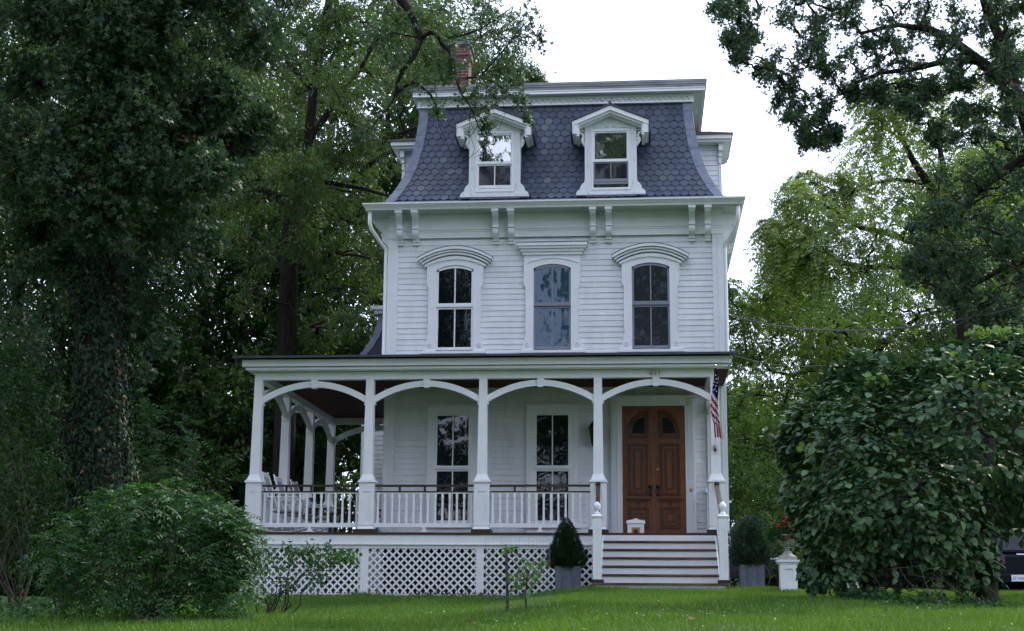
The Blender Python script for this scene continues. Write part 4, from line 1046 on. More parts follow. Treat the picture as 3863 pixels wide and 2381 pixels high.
m = MB(); m.add([(vx+.22, vy+.125, vz+1.14), (vx+1.68, vy+.125, vz+1.14), (vx+1.60, vy+.325, vz+1.56), (vx+.30, vy+.325, vz+1.56), (vx+.22, vy+.155, vz+1.14), (vx+1.68, vy+.155, vz+1.14), (vx+1.60, vy+.355, vz+1.56), (vx+.30, vy+.355, vz+1.56)], [(0,1,2,3), (7,6,5,4), (0,4,5,1), (1,5,6,2), (2,6,7,3), (3,7,4,0)])
m.build('rear_window', GLASS_DARK, t)
for xx in (.02, 1.66): MB().box(vx+xx, vx+xx+.22, vy-.012, vy+.08, vz+.80, vz+1.02).build('tail_light', TAIL, t, bevel=.01)
MB().box(vx-.02, vx+1.92, vy-.10, vy+.12, vz+.36, vz+.58).build('bumper', CARP, t, bevel=.03)
MB().box(vx+.5, vx+1.4, vy-.006, vy+.02, vz+1.03, vz+1.055).build('trim', CHROME, t)
pp = at(2439, 1385, vy-.11)
pl = MB().box(pp[0]-.155, pp[0]+.155, vy-.118, vy-.104, pp[2]-.075, pp[2]+.075).build('number_plate', PLATE, t)
text_part('plate_text', 'UZ NG8', .09, (pp[0], vy-.119, pp[2]-.035), INK, pl, .001)
for xx in (0.02, 1.68):
    for yy in (.85, 3.6):
        m = MB(lambda x, y, z: (vx + z, vy + x, vz + y)); m.lathe([(.20, xx), (.33, xx+.01), (.34, xx+.05), (.34, xx+.17), (.33, xx+.21), (.20, xx+.22)], yy, .34, 20); wh = m.build('wheel', TYRE, t)
        m = MB(lambda x, y, z: (vx + z, vy + x, vz + y)); m.lathe([(.06, xx-.005), (.19, xx-.001), (.19, xx+.221), (.06, xx+.225)], yy, .34, 12); m.build('rim', CHROME, wh)
# ------------------------------------------------------------------ foliage kit
TEMPL = {
 'ovate': (np.array([(0,0,0),(.38,.24,.05),(1,0,-.04),(.38,-.24,.05)]), [(0,2,1),(0,3,2)]),
 'lance': (np.array([(0,0,0),(.45,.13,.03),(1,0,-.06),(.45,-.13,.03)]), [(0,2,1),(0,3,2)]),
 'leaflet': (np.array([(0,0,0),(.45,.17,.03),(1,0,-.08),(.45,-.17,.03)]), [(0,2,1),(0,3,2)]),
 'heart': (np.array([(.0,0,0),(-.05,.22,.0),(.18,.45,-.03),(.60,.40,-.06),(1.0,0,-.20),(.60,-.40,-.06),(.18,-.45,-.03),(-.05,-.22,.0),(.5,0,.04)]), [(0,8,3,2,1),(8,4,3),(0,7,6,5,8),(8,5,4)]),
 'oak': (np.array([(0,0,0),(.5,.12,.02),(1,0,-.08),(.5,-.12,.02), (.2,0,0),(.42,.30,.0),(.66,.48,-.05),(.60,.16,.03), (.2,0,0),(.42,-.30,.0),(.66,-.48,-.05),(.60,-.16,.03)]),
         [(0,3,2,1),(4,5,6,7),(8,11,10,9)]),
 'ivy': (np.array([(0,0,0),(.05,.42,.04),(.45,.22,.04),(1,0,-.05),(.45,-.22,.04),(.05,-.42,.04)]), [(0,3,2,1),(0,5,4,3)]),
 'needle': (np.array([(0,.06,0),(1,0,0),(0,-.06,0)]), [(0,2,1)]),
 'blade': (np.array([(0,.05,0),(.55,.035,.02),(1,0,.10),(.55,-.035,.02),(0,-.05,0)]), [(0,4,3,2,1)]),
}
def unit(v): return v / (np.linalg.norm(v, axis=-1, keepdims=True) + 1e-9)
def rvec(n): return unit(rng.normal(size=(n, 3)))

class Foliage:
    def __init__(s): s.V = []; s.LV = []; s.LT = []; s.T = []; s.n = 0
    def add(s, templ, pos, a, nrm, size, tint):
        tv, tf = TEMPL[templ]; N_ = len(pos); k = len(tv)
        if N_ == 0: return
        a = unit(a); nrm = nrm - (nrm*a).sum(-1, keepdims=True)*a; nrm = unit(nrm); b = np.cross(nrm, a)
        size = (np.ones(N_)*size)[:, None, None]
        v = pos[:, None, :] + size*(tv[None, :, 0:1]*a[:, None, :] + tv[None, :, 1:2]*b[:, None, :] + tv[None, :, 2:3]*nrm[:, None, :])
        base = (np.arange(N_)*k + s.n)
        fl = [i for f in tf for i in f]; ft = [len(f) for f in tf]
        s.LV.append((base[:, None] + np.array(fl)[None, :]).ravel()); s.LT.append(np.tile(ft, N_))
        s.V.append(v.reshape(-1, 3)); s.T.append(np.repeat(np.ones(N_)*tint, k)); s.n += N_*k
    def build(s, name, mats, parent=None, pivot=None):
        V = np.concatenate(s.V); LV = np.concatenate(s.LV).astype(np.int32); LT = np.concatenate(s.LT).astype(np.int32); T = np.concatenate(s.T)
        if pivot is None: pivot = WL[parent.name] if parent is not None else np.array([V[:, 0].mean(), V[:, 1].mean(), V[:, 2].min()])
        me = bpy.data.meshes.new(name); me.vertices.add(len(V)); me.vertices.foreach_set('co', (V - pivot).astype(np.float32).ravel())
        me.loops.add(len(LV)); me.loops.foreach_set('vertex_index', LV)
        me.polygons.add(len(LT)); me.polygons.foreach_set('loop_start', np.concatenate([[0], np.cumsum(LT)[:-1]]).astype(np.int32))
        me.update(calc_edges=True)
        at_ = me.attributes.new('tint', 'FLOAT', 'POINT'); at_.data.foreach_set('value', np.clip(T, 0, 1).astype(np.float32))
        me.materials.append(mats)
        return link_mesh(name, me, parent, pivot)

def in_ellipsoids(clumps, per, bias=2.2):
    """cluster centres spread through a list of (centre, radii)"""
    P = []; O = []
    for c, r in clumps:
        n = max(1, int(per*(0.7 + 0.6*rng.random()))); d = rvec(n); rad = rng.random(n)**(1/bias)
        P.append(np.array(c) + d*rad[:, None]*np.array(r)); O.append(d)
    return np.concatenate(P), np.concatenate(O)

def leafy(F, templ, q, out, per, spread, size, droop=.35, up=.7, tint0=.5, tvar=.35, flat=0.0):
    """put `per` leaves round every cluster centre q"""
    n = len(q); ct = np.clip(rng.normal(tint0, tvar*.6, n), 0, 1)
    Q = np.repeat(q, per, 0); O = np.repeat(out, per, 0); N_ = len(Q)
    tw = np.repeat(unit(out*.8 + rvec(n)*.9 + np.array([0, 0, -.25])), per, 0)
    along = rng.random(N_)[:, None]*2 - 1
    pos = Q + tw*along*spread + rvec(N_)*spread*.45*rng.random(N_)[:, None]
    a = tw*.7 + rvec(N_)*.9 + np.array([0, 0, -droop]); nm = rvec(N_)*.75 + np.array([0, 0, up])
    F.add(templ, pos, a, nm, size*(.7 + .6*rng.random(N_)), np.repeat(ct, per) + rng.normal(0, tvar*.5, N_))

def fronds(F, q, out, L_, pairs, lsize, droop=.8, tint0=.5, tvar=.3, curl=.5, templ='leaflet'):
    """pinnate leaves: a curving rib with paired leaflets"""
    n = len(q); d = unit(out*.9 + rvec(n)*.6 + np.array([0, 0, .15])); Ls = L_*(.7 + .6*rng.random(n)); ct = np.clip(rng.normal(tint0, tvar*.7, n), 0, 1)
    side = unit(np.cross(d, np.array([0, 0, 1.0])) + 1e-3); side = unit(side + rvec(n)*.35)
    for k in range(pairs):
        t = (k + 1.0)/pairs
        p = q + d*(Ls*t)[:, None] + np.array([0, 0, -1.0])*(droop*Ls*t*t)[:, None]
        dd = unit(d + np.array([0, 0, -2.0])*droop*t); up_ = unit(np.cross(side, dd)); up_ = up_*np.sign(up_[:, 2:3] + 1e-6)
        for s in (-1, 1):
            a = side*s*.9 + dd*.55 + np.array([0, 0, -curl*.5]) + rvec(n)*.15
            F.add(templ, p, a, up_ + rvec(n)*.35, lsize*(.75 + .5*rng.random(n))*(1.1 - .35*abs(t-.5)), ct + rng.normal(0, tvar*.3, n))
    F.add(templ, p, dd, up_ + rvec(n)*.2, lsize*np.ones(n), ct)

def curve_pts(a, b, sag=.15, n=7, wob=.06):
    a = np.array(a, float); b = np.array(b, float); t = np.linspace(0, 1, n)[:, None]; L_ = np.linalg.norm(b-a)
    P = a + (b-a)*t; P[:, 2] += (sag*L_*4*t*(1-t))[:, 0]
    w_ = rng.normal(size=(n, 3))*wob*L_; w_[0] = 0; w_[-1] = 0
    return P + w_

def limbs(mb, trunk, clumps, r0=.09, twigs=5, minr=.012, tr=.010):
    """branches from the trunk line to every clump, and twigs inside the clump"""
    nodes = [np.array(p) for p in trunk]
    order = sorted(range(len(clumps)), key=lambda i: min(np.linalg.norm(np.array(clumps[i][0]) - q) for q in nodes))
    for i in order:
        c, r = np.array(clumps[i][0]), np.array(clumps[i][1])
        best = min(nodes, key=lambda q: np.linalg.norm(q - c) + (1.5*max(0, q[2] - c[2])))
        P = curve_pts(best, c, .06, 7, .05); L_ = np.linalg.norm(c - best)
        rr = min(r0, .018 + .016*L_)
        mb.tube(P, np.linspace(rr, minr, 7), 6, cap=False); nodes += [P[3], P[5], c]
        for k in range(twigs):
            e = c + rvec(1)[0]*r*.9; mb.tube(curve_pts(c if k % 2 else P[5], e, .03, 4, .07), np.linspace(minr, tr*.4, 4), 4, cap=False)

def clump_px(lst, Y, jit=1.5, zr=1.0):
    """(photo x, photo y, radius in photo pixels) -> ellipsoids at depth Y"""
    out = []
    for e in lst:
        y = Y + rng.uniform(-jit, jit) if len(e) < 4 else e[3]
        c = at(e[0], e[1], y); s = (y - CAM[1])/3462.0
        out.append((c, (e[2]*s, max(e[2]*s*.9, .25), e[2]*s*zr)))
    return out
def line_px(lst, Y): return [at(a, b, (Y if len(q) == 0 else q[0])) for a, b, *q in lst]

# ------------------------------------------------------------------ trees
OAKLEAF = leaf_mat('oak_leaf', (0.024, 0.062, 0.030), (0.075, 0.135, 0.055), .30, .5, .3)
ELMLEAF = leaf_mat('willow_oak_leaf', (0.042, 0.098, 0.022), (0.105, 0.175, 0.045), .42, .42, .4)
WALNUT = leaf_mat('walnut_leaf', (0.105, 0.192, 0.036), (0.225, 0.320, 0.080), .5, .45, .35)
DARKPIN = leaf_mat('locust_leaf', (0.055, 0.130, 0.024), (0.145, 0.240, 0.050), .48, .45, .35)
WOODLEAF = leaf_mat('woodland_leaf', (0.024, 0.066, 0.018), (0.078, 0.150, 0.036), .38, .5, .3)
WISTERIA = leaf_mat('wisteria_leaf', (0.022, 0.078, 0.022), (0.054, 0.132, 0.036), .30, .5, .22)
SHADETINTLEAF = leaf_mat('shade_tinted_leaf', (0.014, 0.044, 0.012), (0.048, 0.105, 0.026), .34, .55, .2)  # leaf green darkened so the deep shade of these shrubs is in the colour
DEADLEAF = leaf_mat('withered_oak_leaf', (0.06, 0.030, 0.018), (0.13, 0.075, 0.045), .2, .7, .1)
VINELEAF = leaf_mat('vine_leaf', (0.024, 0.078, 0.030), (0.095, 0.180, 0.066), .15, .5, .35)
YOUNGLEAF = leaf_mat('young_vine_leaf', (0.12, 0.24, 0.04), (0.24, 0.36, 0.07), .35, .45, .3)
IVYLEAF = leaf_mat('ivy_leaf', (0.008, 0.026, 0.010), (0.026, 0.056, 0.020), .12, .6, .2)
DRYLEAF = leaf_mat('dry_leaf', (0.16, 0.075, 0.03), (0.30, 0.20, 0.10), .2, .7, .2)
SPRUCE = leaf_mat('spruce_needle', (0.012, 0.036, 0.012), (0.034, 0.078, 0.022), .1, .6, .3)
JUNIPER = leaf_mat('juniper_needle', (0.030, 0.070, 0.040), (0.075, 0.130, 0.070), .1, .6, .3)
SAPLEAF = leaf_mat('sapling_leaf', (0.075, 0.180, 0.050), (0.165, 0.300, 0.090), .35, .45, .35)
GRASSBL = leaf_mat('grass_blade', (0.072, 0.175, 0.030), (0.185, 0.325, 0.060), .30, .5, .25)

# great ivy clad oak in the left foreground, with the limb that hangs over the roof
OY = -9.0
b0 = gat(235, 1452); OY = b0[1]
oak = empty('oak_tree', tuple(b0)); tag(oak, 'huge dark oak in the left foreground with an ivy clad trunk', 'tree')
T1 = [b0 - np.array((0, 0, .3)), at(236, 1250, OY), at(240, 900, OY), at(246, 500, OY), at(252, 150, OY), at(262, -300, OY), at(290, -900, OY)]
mb = MB(); mb.tube(T1, [.50, .40, .37, .34, .31, .26, .20], 14)
cl = []
for k in range(74):
    while True:
        x = rng.uniform(-190, 640); y = rng.uniform(-620, 455)
        if x < 648 - .10*max(y, 0) and (y < 330 + 90*math.sin(x*.013 + .9)): break
    cl.append((x, y, rng.uniform(70, 115)))
cl += [(60, 430, 95), (160, 480, 90), (300, 500, 95), (420, 470, 95), (500, 420, 80), (560, 330, 75), (-40, 470, 90), (240, 540, 70), (90, 540, 60), (380, 560, 60)] + [(x, y, 90, OY - 1.5) for x, y in ((200, 30), (280, 90), (190, 160), (260, 220), (330, 260), (180, 290), (270, 330), (210, 400), (300, 420), (140, 380), (250, 470), (340, 380), (180, 460))]
c1 = clump_px(cl, OY, 1.9)
limbs(mb, T1[2:6], c1, .10, 3)
# limb over the roof
A0 = T1[5]; LB = [A0, A0 + np.array((.9, 2.6, 2.2)), A0 + np.array((1.9, 5.6, 3.9)), at(940, -60, -1.2), at(962, 2, -1), at(985, 30, -1), at(998, 62, -1), at(1008, 92, -1)]
mb.tube(LB, [.19, .165, .14, .118, .10, .092, .085, .075], 8, cap=False)
def br(pts, r0, r1): 
    P = line_px(pts, -1.0); mb.tube(P, np.linspace(r0, r1, len(P)), 6, cap=False); return P
n1 = br([(1008, 92), (1000, 118), (985, 145), (963, 172), (952, 200), (950, 222)], .065, .045)
n2 = br([(950, 222), (968, 208), (990, 196), (1012, 210), (1032, 228), (1044, 250), (1050, 275)], .042, .018)
n3 = br([(950, 222), (930, 260), (900, 290), (882, 330)], .026, .008)
n4 = br([(1008, 92), (1030, 76), (1048, 82), (1058, 105), (1075, 120), (1083, 140), (1080, 165), (1092, 192)], .055, .032)
n5 = br([(1092, 192), (1120, 187), (1150, 184), (1180, 196), (1215, 220), (1240, 250), (1262, 285)], .028, .010)
n6 = br([(1092, 192), (1105, 225), (1130, 260), (1145, 300), (1165, 340), (1180, 372)], .022, .007)
n7 = br([(1150, 184), (1180, 150), (1215, 110), (1245, 70), (1275, 40)], .024, .008)
n8 = br([(1075, 90), (1110, 84), (1150, 70), (1190, 45), (1230, 15)], .028, .010)
n9 = br([(1044, 250), (1052, 300), (1068, 335), (1080, 370)], .010, .004)
n10 = br([(1008, 92), (975, 85), (940, 78), (905, 95), (880, 120)], .024, .008)
for k in range(46):   # hanging twigs
    src = [n2, n4, n5, n6, n7, n8, n1, n10][k % 8]; p = src[rng.integers(1, len(src))]; e = p + np.array((rng.normal()*.28, rng.normal()*.3, -abs(rng.normal())*.55 - .08)); mb.tube(curve_pts(p, e, -.05, 5, .06), np.linspace(.008, .003, 5), 4, cap=False)
mb.build('trunk', BARK, oak, smooth=True, pivot=b0)
F = Foliage()
q, o = in_ellipsoids(c1, 150)
leafy(F, 'oak', q, o, 9, .15, .118, .35, .6, .5, .45)
c2 = clump_px([(1000, 40, 55, -1), (1090, 30, 65, -1.4), (1180, 50, 60, -1.5), (1230, 90, 48, -1), (1262, 25, 45, -1.2), (1120, 110, 50, -.6), (1200, 160, 42, -1.2), (1060, 165, 40, -1), (1000, 190, 34, -.8), (1190, 225, 34, -1), (1160, 262, 26, -1), (1168, 300, 14, -1), (1128, 228, 30, -1),
               (1240, 180, 30, -1), (930, 110, 48, -.8), (1060, 100, 40, -.8), (1150, 20, 60, -2), (1040, 15, 60, -1.5), (1245, 235, 24, -1), (900, 60, 55, -1), (960, 150, 34, -1), (1262, 275, 15, -1), (920, 210, 40, -.5), (890, 300, 30, -.5), (1095, 150, 30, -1.2), (1078, 182, 24, -1.2), (1285, 90, 26, -1), (1048, 262, 14, -1)], -1)
q, o = in_ellipsoids(c2, 15)
leafy(F, 'oak', q, o, 8, .13, .105, .45, .5, .75, .4)
# leaves all along the hanging twigs
for src in (n2, n5, n6, n7, n8, n10, n3):
    S = np.array(src); idx = rng.integers(0, len(S)-1, 20); tt = rng.random(20)[:, None]; q = S[idx]*(1-tt) + S[idx+1]*tt + rng.normal(size=(20, 3))*.13; leafy(F, 'oak', q, rvec(20), 6, .1, .09, .5, .5, .75, .4)
c1b = clump_px([(360, 620, 45), (400, 680, 50), (345, 740, 45), (430, 590, 50), (470, 660, 45), (380, 820, 45), (335, 880, 40), (90, 640, 60), (120, 740, 55), (60, 800, 60), (110, 880, 55), (130, 980, 50), (20, 680, 60), (40, 920, 60), (340, 640, 40), (500, 560, 50), (150, 600, 40)], OY, .8)
q, o = in_ellipsoids(c1b, 50); leafy(F, 'oak', q, o, 8, .15, .11, .6, .5, .35, .45)
F.build('crown', OAKLEAF, oak)
F = Foliage()   # ivy up the trunk
n = 13000; t_ = rng.random(n)**1.15; zz = b0[2] - .1 + t_*6.2; ang = rng.uniform(0, 2*np.pi, n)
ax = np.stack([np.interp(zz, [p[2] for p in T1], [p[k] for p in T1]) for k in range(2)], 1)
lump = .44 + .09*np.sin(ang*3 + zz*1.7) + .08*np.sin(ang*2 - zz*2.3) + .05*np.sin(ang*7 + zz*5.1) + .22*np.clip(.9 - (zz-b0[2]), 0, 1) + np.abs(rng.normal(0, .05, n))
lump = np.maximum(lump, .43 + np.abs(rng.normal(0, .02, n)))
odir = np.stack([np.cos(ang), np.sin(ang), np.zeros(n)], 1)
F.add('ivy', np.stack([ax[:, 0], ax[:, 1], zz], 1) + odir*lump[:, None], np.array([0, 0, -1.0]) + rvec(n)*.6, odir + rvec(n)*.5 + np.array([0, 0, .25]), .075*(.6 + .8*rng.random(n)), rng.random(n))
iv = F.build('ivy', IVYLEAF, oak)
F = Foliage(); k = 90; sel = rng.choice(n, k, False)
F.add('ivy', np.stack([ax[sel, 0], ax[sel, 1], zz[sel]], 1) + odir[sel]*(lump[sel] + .05)[:, None], np.array([0, 0, -1.0]) + rvec(k)*.6, odir[sel] + rvec(k)*.5, .08*np.ones(k), rng.random(k)); F.build('withered_ivy', DRYLEAF, iv)

F = Foliage(); q = np.concatenate([at(x, y, OY - 1.9)[None, :] + rng.normal(size=(7, 3))*.06 for x, y in ((200, 425), (445, 335))]); leafy(F, 'oak', q, rvec(len(q)), 2, .04, .08, .6, .5); F.build('withered_leaves', DEADLEAF, oak)

# narrow leaved tree behind the porch
EY = 9.0
e0 = at(672, 1460, EY); e0[2] = float(ground_z(e0[0], EY))
elm = empty('willow_oak_tree', tuple(e0)); tag(elm, 'tall fine leaved tree with a forked dark trunk rising behind the porch roof', 'tree')
T2 = [e0 - np.array((0, 0, .3))] + line_px([(680, 1100), (688, 850), (692, 640), (702, 500)], EY)
mb = MB(); mb.tube(T2, [.38, .30, .28, .26, .25], 12)
def br2(pts, r0, r1, Y=EY):
    P = line_px(pts, Y); mb.tube(P, np.linspace(r0, r1, len(P)), 8, cap=False); return P
m1 = br2([(702, 500), (680, 480), (640, 462), (603, 445), (560, 400), (520, 340), (480, 300)], .17, .06)
m2 = br2([(702, 500), (722, 470), (745, 430, 9.3), (790, 400, 9.6), (840, 380, 9.8), (870, 352, 10), (915, 338, 10), (965, 322, 10), (1010, 310, 10.5), (1060, 250, 11)], .20, .07)
m3 = br2([(702, 500), (716, 440), (738, 340), (752, 220), (770, 100), (800, -60), (830, -220)], .19, .09)
m4 = br2([(840, 380), (848, 395), (875, 400), (920, 372), (960, 352)], .10, .04, 9.8)
m5 = br2([(738, 340), (800, 250), (860, 170), (920, 60)], .10, .04)
m6 = br2([(745, 430), (800, 440), (870, 452), (930, 470)], .09, .03)
m7 = br2([(752, 220), (690, 150), (650, 60), (620, -40)], .10, .04)
cl = []
for k in range(120):
    while True:
        x = rng.uniform(500, 1130); y = rng.uniform(-260, 640)
        if y < 760 - .45*abs(x - 720) and not (x > 960 and y > 300): break
    cl.append((x, y, rng.uniform(45, 80)))
cl += [(690, 20, 60, 7), (640, 40, 60, 7), (700, -40, 70, 7), (600, 90, 60, 7), (1150, 90, 70, 9), (1230, 150, 55, 9), (1190, 170, 55, 9), (1260, 185, 40, 9), (1100, 150, 60, 10), (1030, 180, 60, 10), (1050, 60, 70, 9), (1160, 20, 60, 8), (1230, 70, 50, 9), (1290, 190, 22, 9), (900, 560, 60), (850, 640, 60), (780, 700, 60), (880, 700, 55), (830, 770, 50), (620, 600, 60), (600, 700, 60), (760, 800, 50), (880, 480, 55), (905, 620, 50)]
c3 = clump_px(cl, EY, 3.0)
limbs(mb, T2[3:] + m1 + m2 + m3 + m5 + m7, c3, .06, 4, .010, .008)
mb.build('trunk', BARK, elm, smooth=True, pivot=e0)
F = Foliage(); q, o = in_ellipsoids(c3, 72)
leafy(F, 'lance', q, o, 12, .22, .13, .5, .5, .5, .45)
F.build('crown', ELMLEAF, elm)

# oak reaching in from the upper right
RY = -3.0
R0 = at(2560, 1470, RY); R0[2] = float(ground_z(R0[0], RY))
rok = empty('oak_tree', tuple(R0)); tag(rok, 'dark leaved oak reaching in from the upper right over the paler tree', 'tree')
T3 = [R0 - np.array((0, 0, .3))] + line_px([(2550, 1000), (2520, 600), (2490, 360), (2452, 250), (2408, 195)], RY)
mb = MB(); mb.tube(T3, [.36, .30, .26, .21, .17, .14], 12)
a1 = line_px([(2408, 195), (2370, 165), (2325, 130), (2280, 95), (2230, 70), (2150, 60), (2060, 80)], RY); mb.tube(a1, np.linspace(.125, .03, 7), 8)
a2 = line_px([(2430, 215), (2420, 160), (2395, 90), (2365, 30), (2340, -60), (2320, -160)], RY); mb.tube(a2, np.linspace(.12, .05, 6), 8)
a3 = line_px([(2350, 148), (2300, 142), (2250, 150), (2190, 165), (2110, 175), (2020, 210)], RY); mb.tube(a3, np.linspace(.08, .03, 6), 6)
a4 = line_px([(2490, 360), (2440, 390), (2390, 420), (2330, 470), (2290, 540)], RY); mb.tube(a4, np.linspace(.12, .03, 5), 6)
a5 = line_px([(2520, 600), (2460, 620), (2390, 650), (2320, 690)], RY); mb.tube(a5, np.linspace(.10, .03, 4), 6)
lst = [(1760, 0, 52), (1730, 20, 30), (1800, 70, 60), (1835, 150, 52), (1785, 130, 34), (1900, 50, 70), (1875, 215, 46), (1935, 140, 58), (1955, 260, 46), (2000, 80, 72), (2030, 180, 56), (1985, 325, 30), (1915, 285, 34), (2080, 30, 80), (2110, 130, 60), (2070, 235, 46), (2170, 70, 76), (2190, 180, 54), (2120, 215, 40), (2250, 20, 86), (2270, 120, 56), (2350, 40, 80), (2230, 205, 44),
       (2430, 30, 60), (2390, 300, 60), (2320, 260, 40), (2430, 410, 86), (2345, 410, 70), (2270, 470, 64), (2420, 530, 96), (2320, 555, 80), (2240, 590, 56), (2400, 640, 90), (2300, 670, 66), (2215, 520, 44), (2470, 300, 70), (2480, 480, 90), (1850, -60, 80), (1960, -70, 90), (2090, -80, 90), (2220, -90, 100), (2360, -90, 100), (2480, -40, 80), (1930, 330, 24), (2250, 320, 50), (2190, 250, 36), (2420, 230, 40), (1760, 90, 26), (2310, 720, 60), (2380, 745, 70), (2440, 710, 70), (2270, 650, 56), (2200, 640, 40), (2445, 130, 46), (2405, 100, 36), (2300, 190, 40), (2390, 160, 30)]
lst2 = []
for x, y, r in lst:
    for k in range(8):
        a = rng.uniform(0, 6.28); d = r*.9*rng.random()**.5; lst2.append((x + d*math.cos(a), y + d*math.sin(a)*.9, r*rng.uniform(.2, .42)))
c4 = clump_px(lst2, RY, 1.4)
limbs(mb, T3[3:] + a1 + a2 + a3 + a4 + a5, c4, .03, 1, .006)
mb.build('trunk', BARK, rok, smooth=True, pivot=R0)
F = Foliage(); q, o = in_ellipsoids(c4, 15); leafy(F, 'oak', q, o, 9, .15, .088, .35, .6, .45, .4); F.build('crown', OAKLEAF, rok)

# pale walnut behind it
NY_ = 10.0
W0 = at(2330, 1430, NY_); W0[2] = float(ground_z(W0[0], NY_))
wal = empty('walnut_tree', tuple(W0)); tag(wal, 'yellow green tree with drooping feathery leaves against the white sky right of the house', 'tree')
T4 = [W0 - np.array((0, 0, .3))] + line_px([(2325, 1100), (2318, 800), (2300, 620), (2270, 520)], NY_)
mb = MB(); mb.tube(T4, [.38, .32, .28, .22, .18], 10)
d1 = line_px([(2270, 520), (2225, 440), (2190, 390), (2165, 340), (2140, 290), (2120, 240)], NY_); mb.tube(d1, np.linspace(.14, .03, 6), 7)
d2 = line_px([(2300, 620), (2220, 590), (2130, 560), (2060, 545), (1990, 500), (1930, 470)], NY_); mb.tube(d2, np.linspace(.13, .02, 6), 7)
d3 = line_px([(2310, 700), (2240, 680), (2150, 640), (2060, 640), (1980, 620), (1900, 600), (1860, 590)], NY_); mb.tube(d3, np.linspace(.13, .02, 7), 7)
d4 = line_px([(2225, 440), (2150, 430), (2090, 440), (2030, 470)], NY_); mb.tube(d4, np.linspace(.07, .02, 4), 6)
d5 = line_px([(2270, 520), (2260, 400), (2240, 300), (2200, 230)], NY_); mb.tube(d5, np.linspace(.11, .03, 4), 6)
lst = [(2150, 230, 50), (2220, 260, 60), (2280, 220, 60), (2115, 310, 52), (2200, 360, 70), (2065, 370, 56), (2000, 460, 48), (1955, 525, 48), (1905, 475, 34), (1885, 560, 42), (1850, 555, 26), (2050, 470, 66), (2130, 440, 70), (1950, 600, 50), (2020, 570, 66), (2100, 550, 70), (1905, 640, 40), (1985, 680, 56), (2080, 650, 70), (2160, 590, 70), (2250, 420, 70), (2180, 480, 66), (2340, 320, 70), (2400, 200, 70), (2420, 110, 60), (2320, 450, 80), (2390, 400, 80), (2260, 560, 70), (2090, 250, 30), (1865, 610, 30), (1930, 440, 24)]
c5 = clump_px(lst, NY_, 2.0); limbs(mb, T4[2:] + d1 + d2 + d3 + d4 + d5, c5, .05, 3)
mb.build('trunk', BARK, wal, smooth=True, pivot=W0)
F = Foliage(); q, o = in_ellipsoids(c5, 130); fronds(F, q, unit(o + np.array([-.35, -.2, 0])), .50, 7, .125, .75, .55, .4, .6); F.build('crown', WALNUT, wal)

# locust lower behind the right corner
LY = 13.0
L0 = at(2090, 1420, LY); L0[2] = float(ground_z(L0[0], LY))
loc_ = empty('locust_tree', tuple(L0)); tag(loc_, 'mid green locust tree with hanging feathery leaves behind the cables right of the house', 'tree')
T5 = [L0 - np.array((0, 0, .3))] + line_px([(2085, 1150), (2075, 1000), (2060, 900)], LY)
mb = MB(); mb.tube(T5, [.30, .26, .22, .18], 10)
g1 = line_px([(2060, 900), (2010, 870), (1960, 875), (1900, 900), (1850, 890)], LY); mb.tube(g1, np.linspace(.12, .03, 5), 7)
g2 = line_px([(2060, 900), (2055, 840), (2020, 790), (1985, 760), (1950, 720)], LY); mb.tube(g2, np.linspace(.12, .03, 5), 7)
g3 = line_px([(2060, 900), (2120, 820), (2200, 760), (2300, 730)], LY); mb.tube(g3, np.linspace(.12, .03, 4), 7)
lst = [(1758, 725, 34), (1775, 770, 42), (1830, 720, 46), (1900, 750, 60), (1865, 800, 56), (1960, 710, 60), (1980, 790, 66), (2060, 760, 66), (1790, 850, 52), (1850, 900, 60), (1930, 890, 66), (2020, 870, 66), (2120, 720, 66), (2200, 720, 76), (2290, 740, 80), (2390, 740, 80), (1790, 950, 50), (1870, 980, 60), (1950, 970, 60), (2030, 950, 60), (2130, 820, 70), (2230, 810, 70), (1745, 690, 20), (1840, 680, 26), (2460, 700, 80), (2120, 900, 70), (2340, 660, 70)]
c6 = clump_px(lst, LY, 2.0); limbs(mb, T5[2:] + g1 + g2 + g3, c6, .05, 3)
mb.build('trunk', BARK, loc_, smooth=True, pivot=L0)
F = Foliage(); q, o = in_ellipsoids(c6, 85); fronds(F, q, o, .42, 7, .12, .85, .45, .45, .6); F.build('crown', DARKPIN, loc_)

# woodland trees standing further back: two kinds, copied
def wood_tree(label, h, rx, nclump, per, templ, lsize, mat_, lowest=.16):
    t = empty('woodland_tree', (0, 0, 0)); tag(t, label, 'tree', 'woodland trees behind the house')
    m = MB(); T = [np.array((0, 0, -.4)), np.array((.1, 0, h*.2)), np.array((-.1, .1, h*.4)), np.array((.15, 0, h*.6)), np.array((.0, .1, h*.8)), np.array((.1, 0, h*.95))]
    m.tube(T, [h*.015, h*.012, h*.010, h*.008, h*.005, h*.002], 9)
    cl = []
    for k in range(nclump):
        f = lowest + (1-lowest)*rng.random()**.9; wdt = rx*(math.sin(math.pi*min(1, (f - lowest*.6)/(1.03 - lowest*.6)))**.55)
        a = rng.uniform(0, 2*np.pi); rad = wdt*rng.random()**.5; r = rng.uniform(.09, .15)*h*.75
        cl.append((np.array((rad*math.cos(a), rad*math.sin(a), f*h)), (r, r, r*.8)))
    limbs(m, T[1:], cl, .10, 3, .02, .012)
    m.build('trunk', BARK, t, smooth=True, pivot=(0, 0, 0))
    Fo = Foliage(); q, o = in_ellipsoids(cl, per); leafy(Fo, templ, q, o, 10, .33, lsize, .35, .6, .5, .45); Fo.build('crown', mat_, t)
    return t
wa = wood_tree('', 19, 5.0, 58, 120, 'ovate', .21, WOODLEAF)
wb = wood_tree('', 15, 4.6, 50, 120, 'ovate', .19, WOODLEAF, .08)
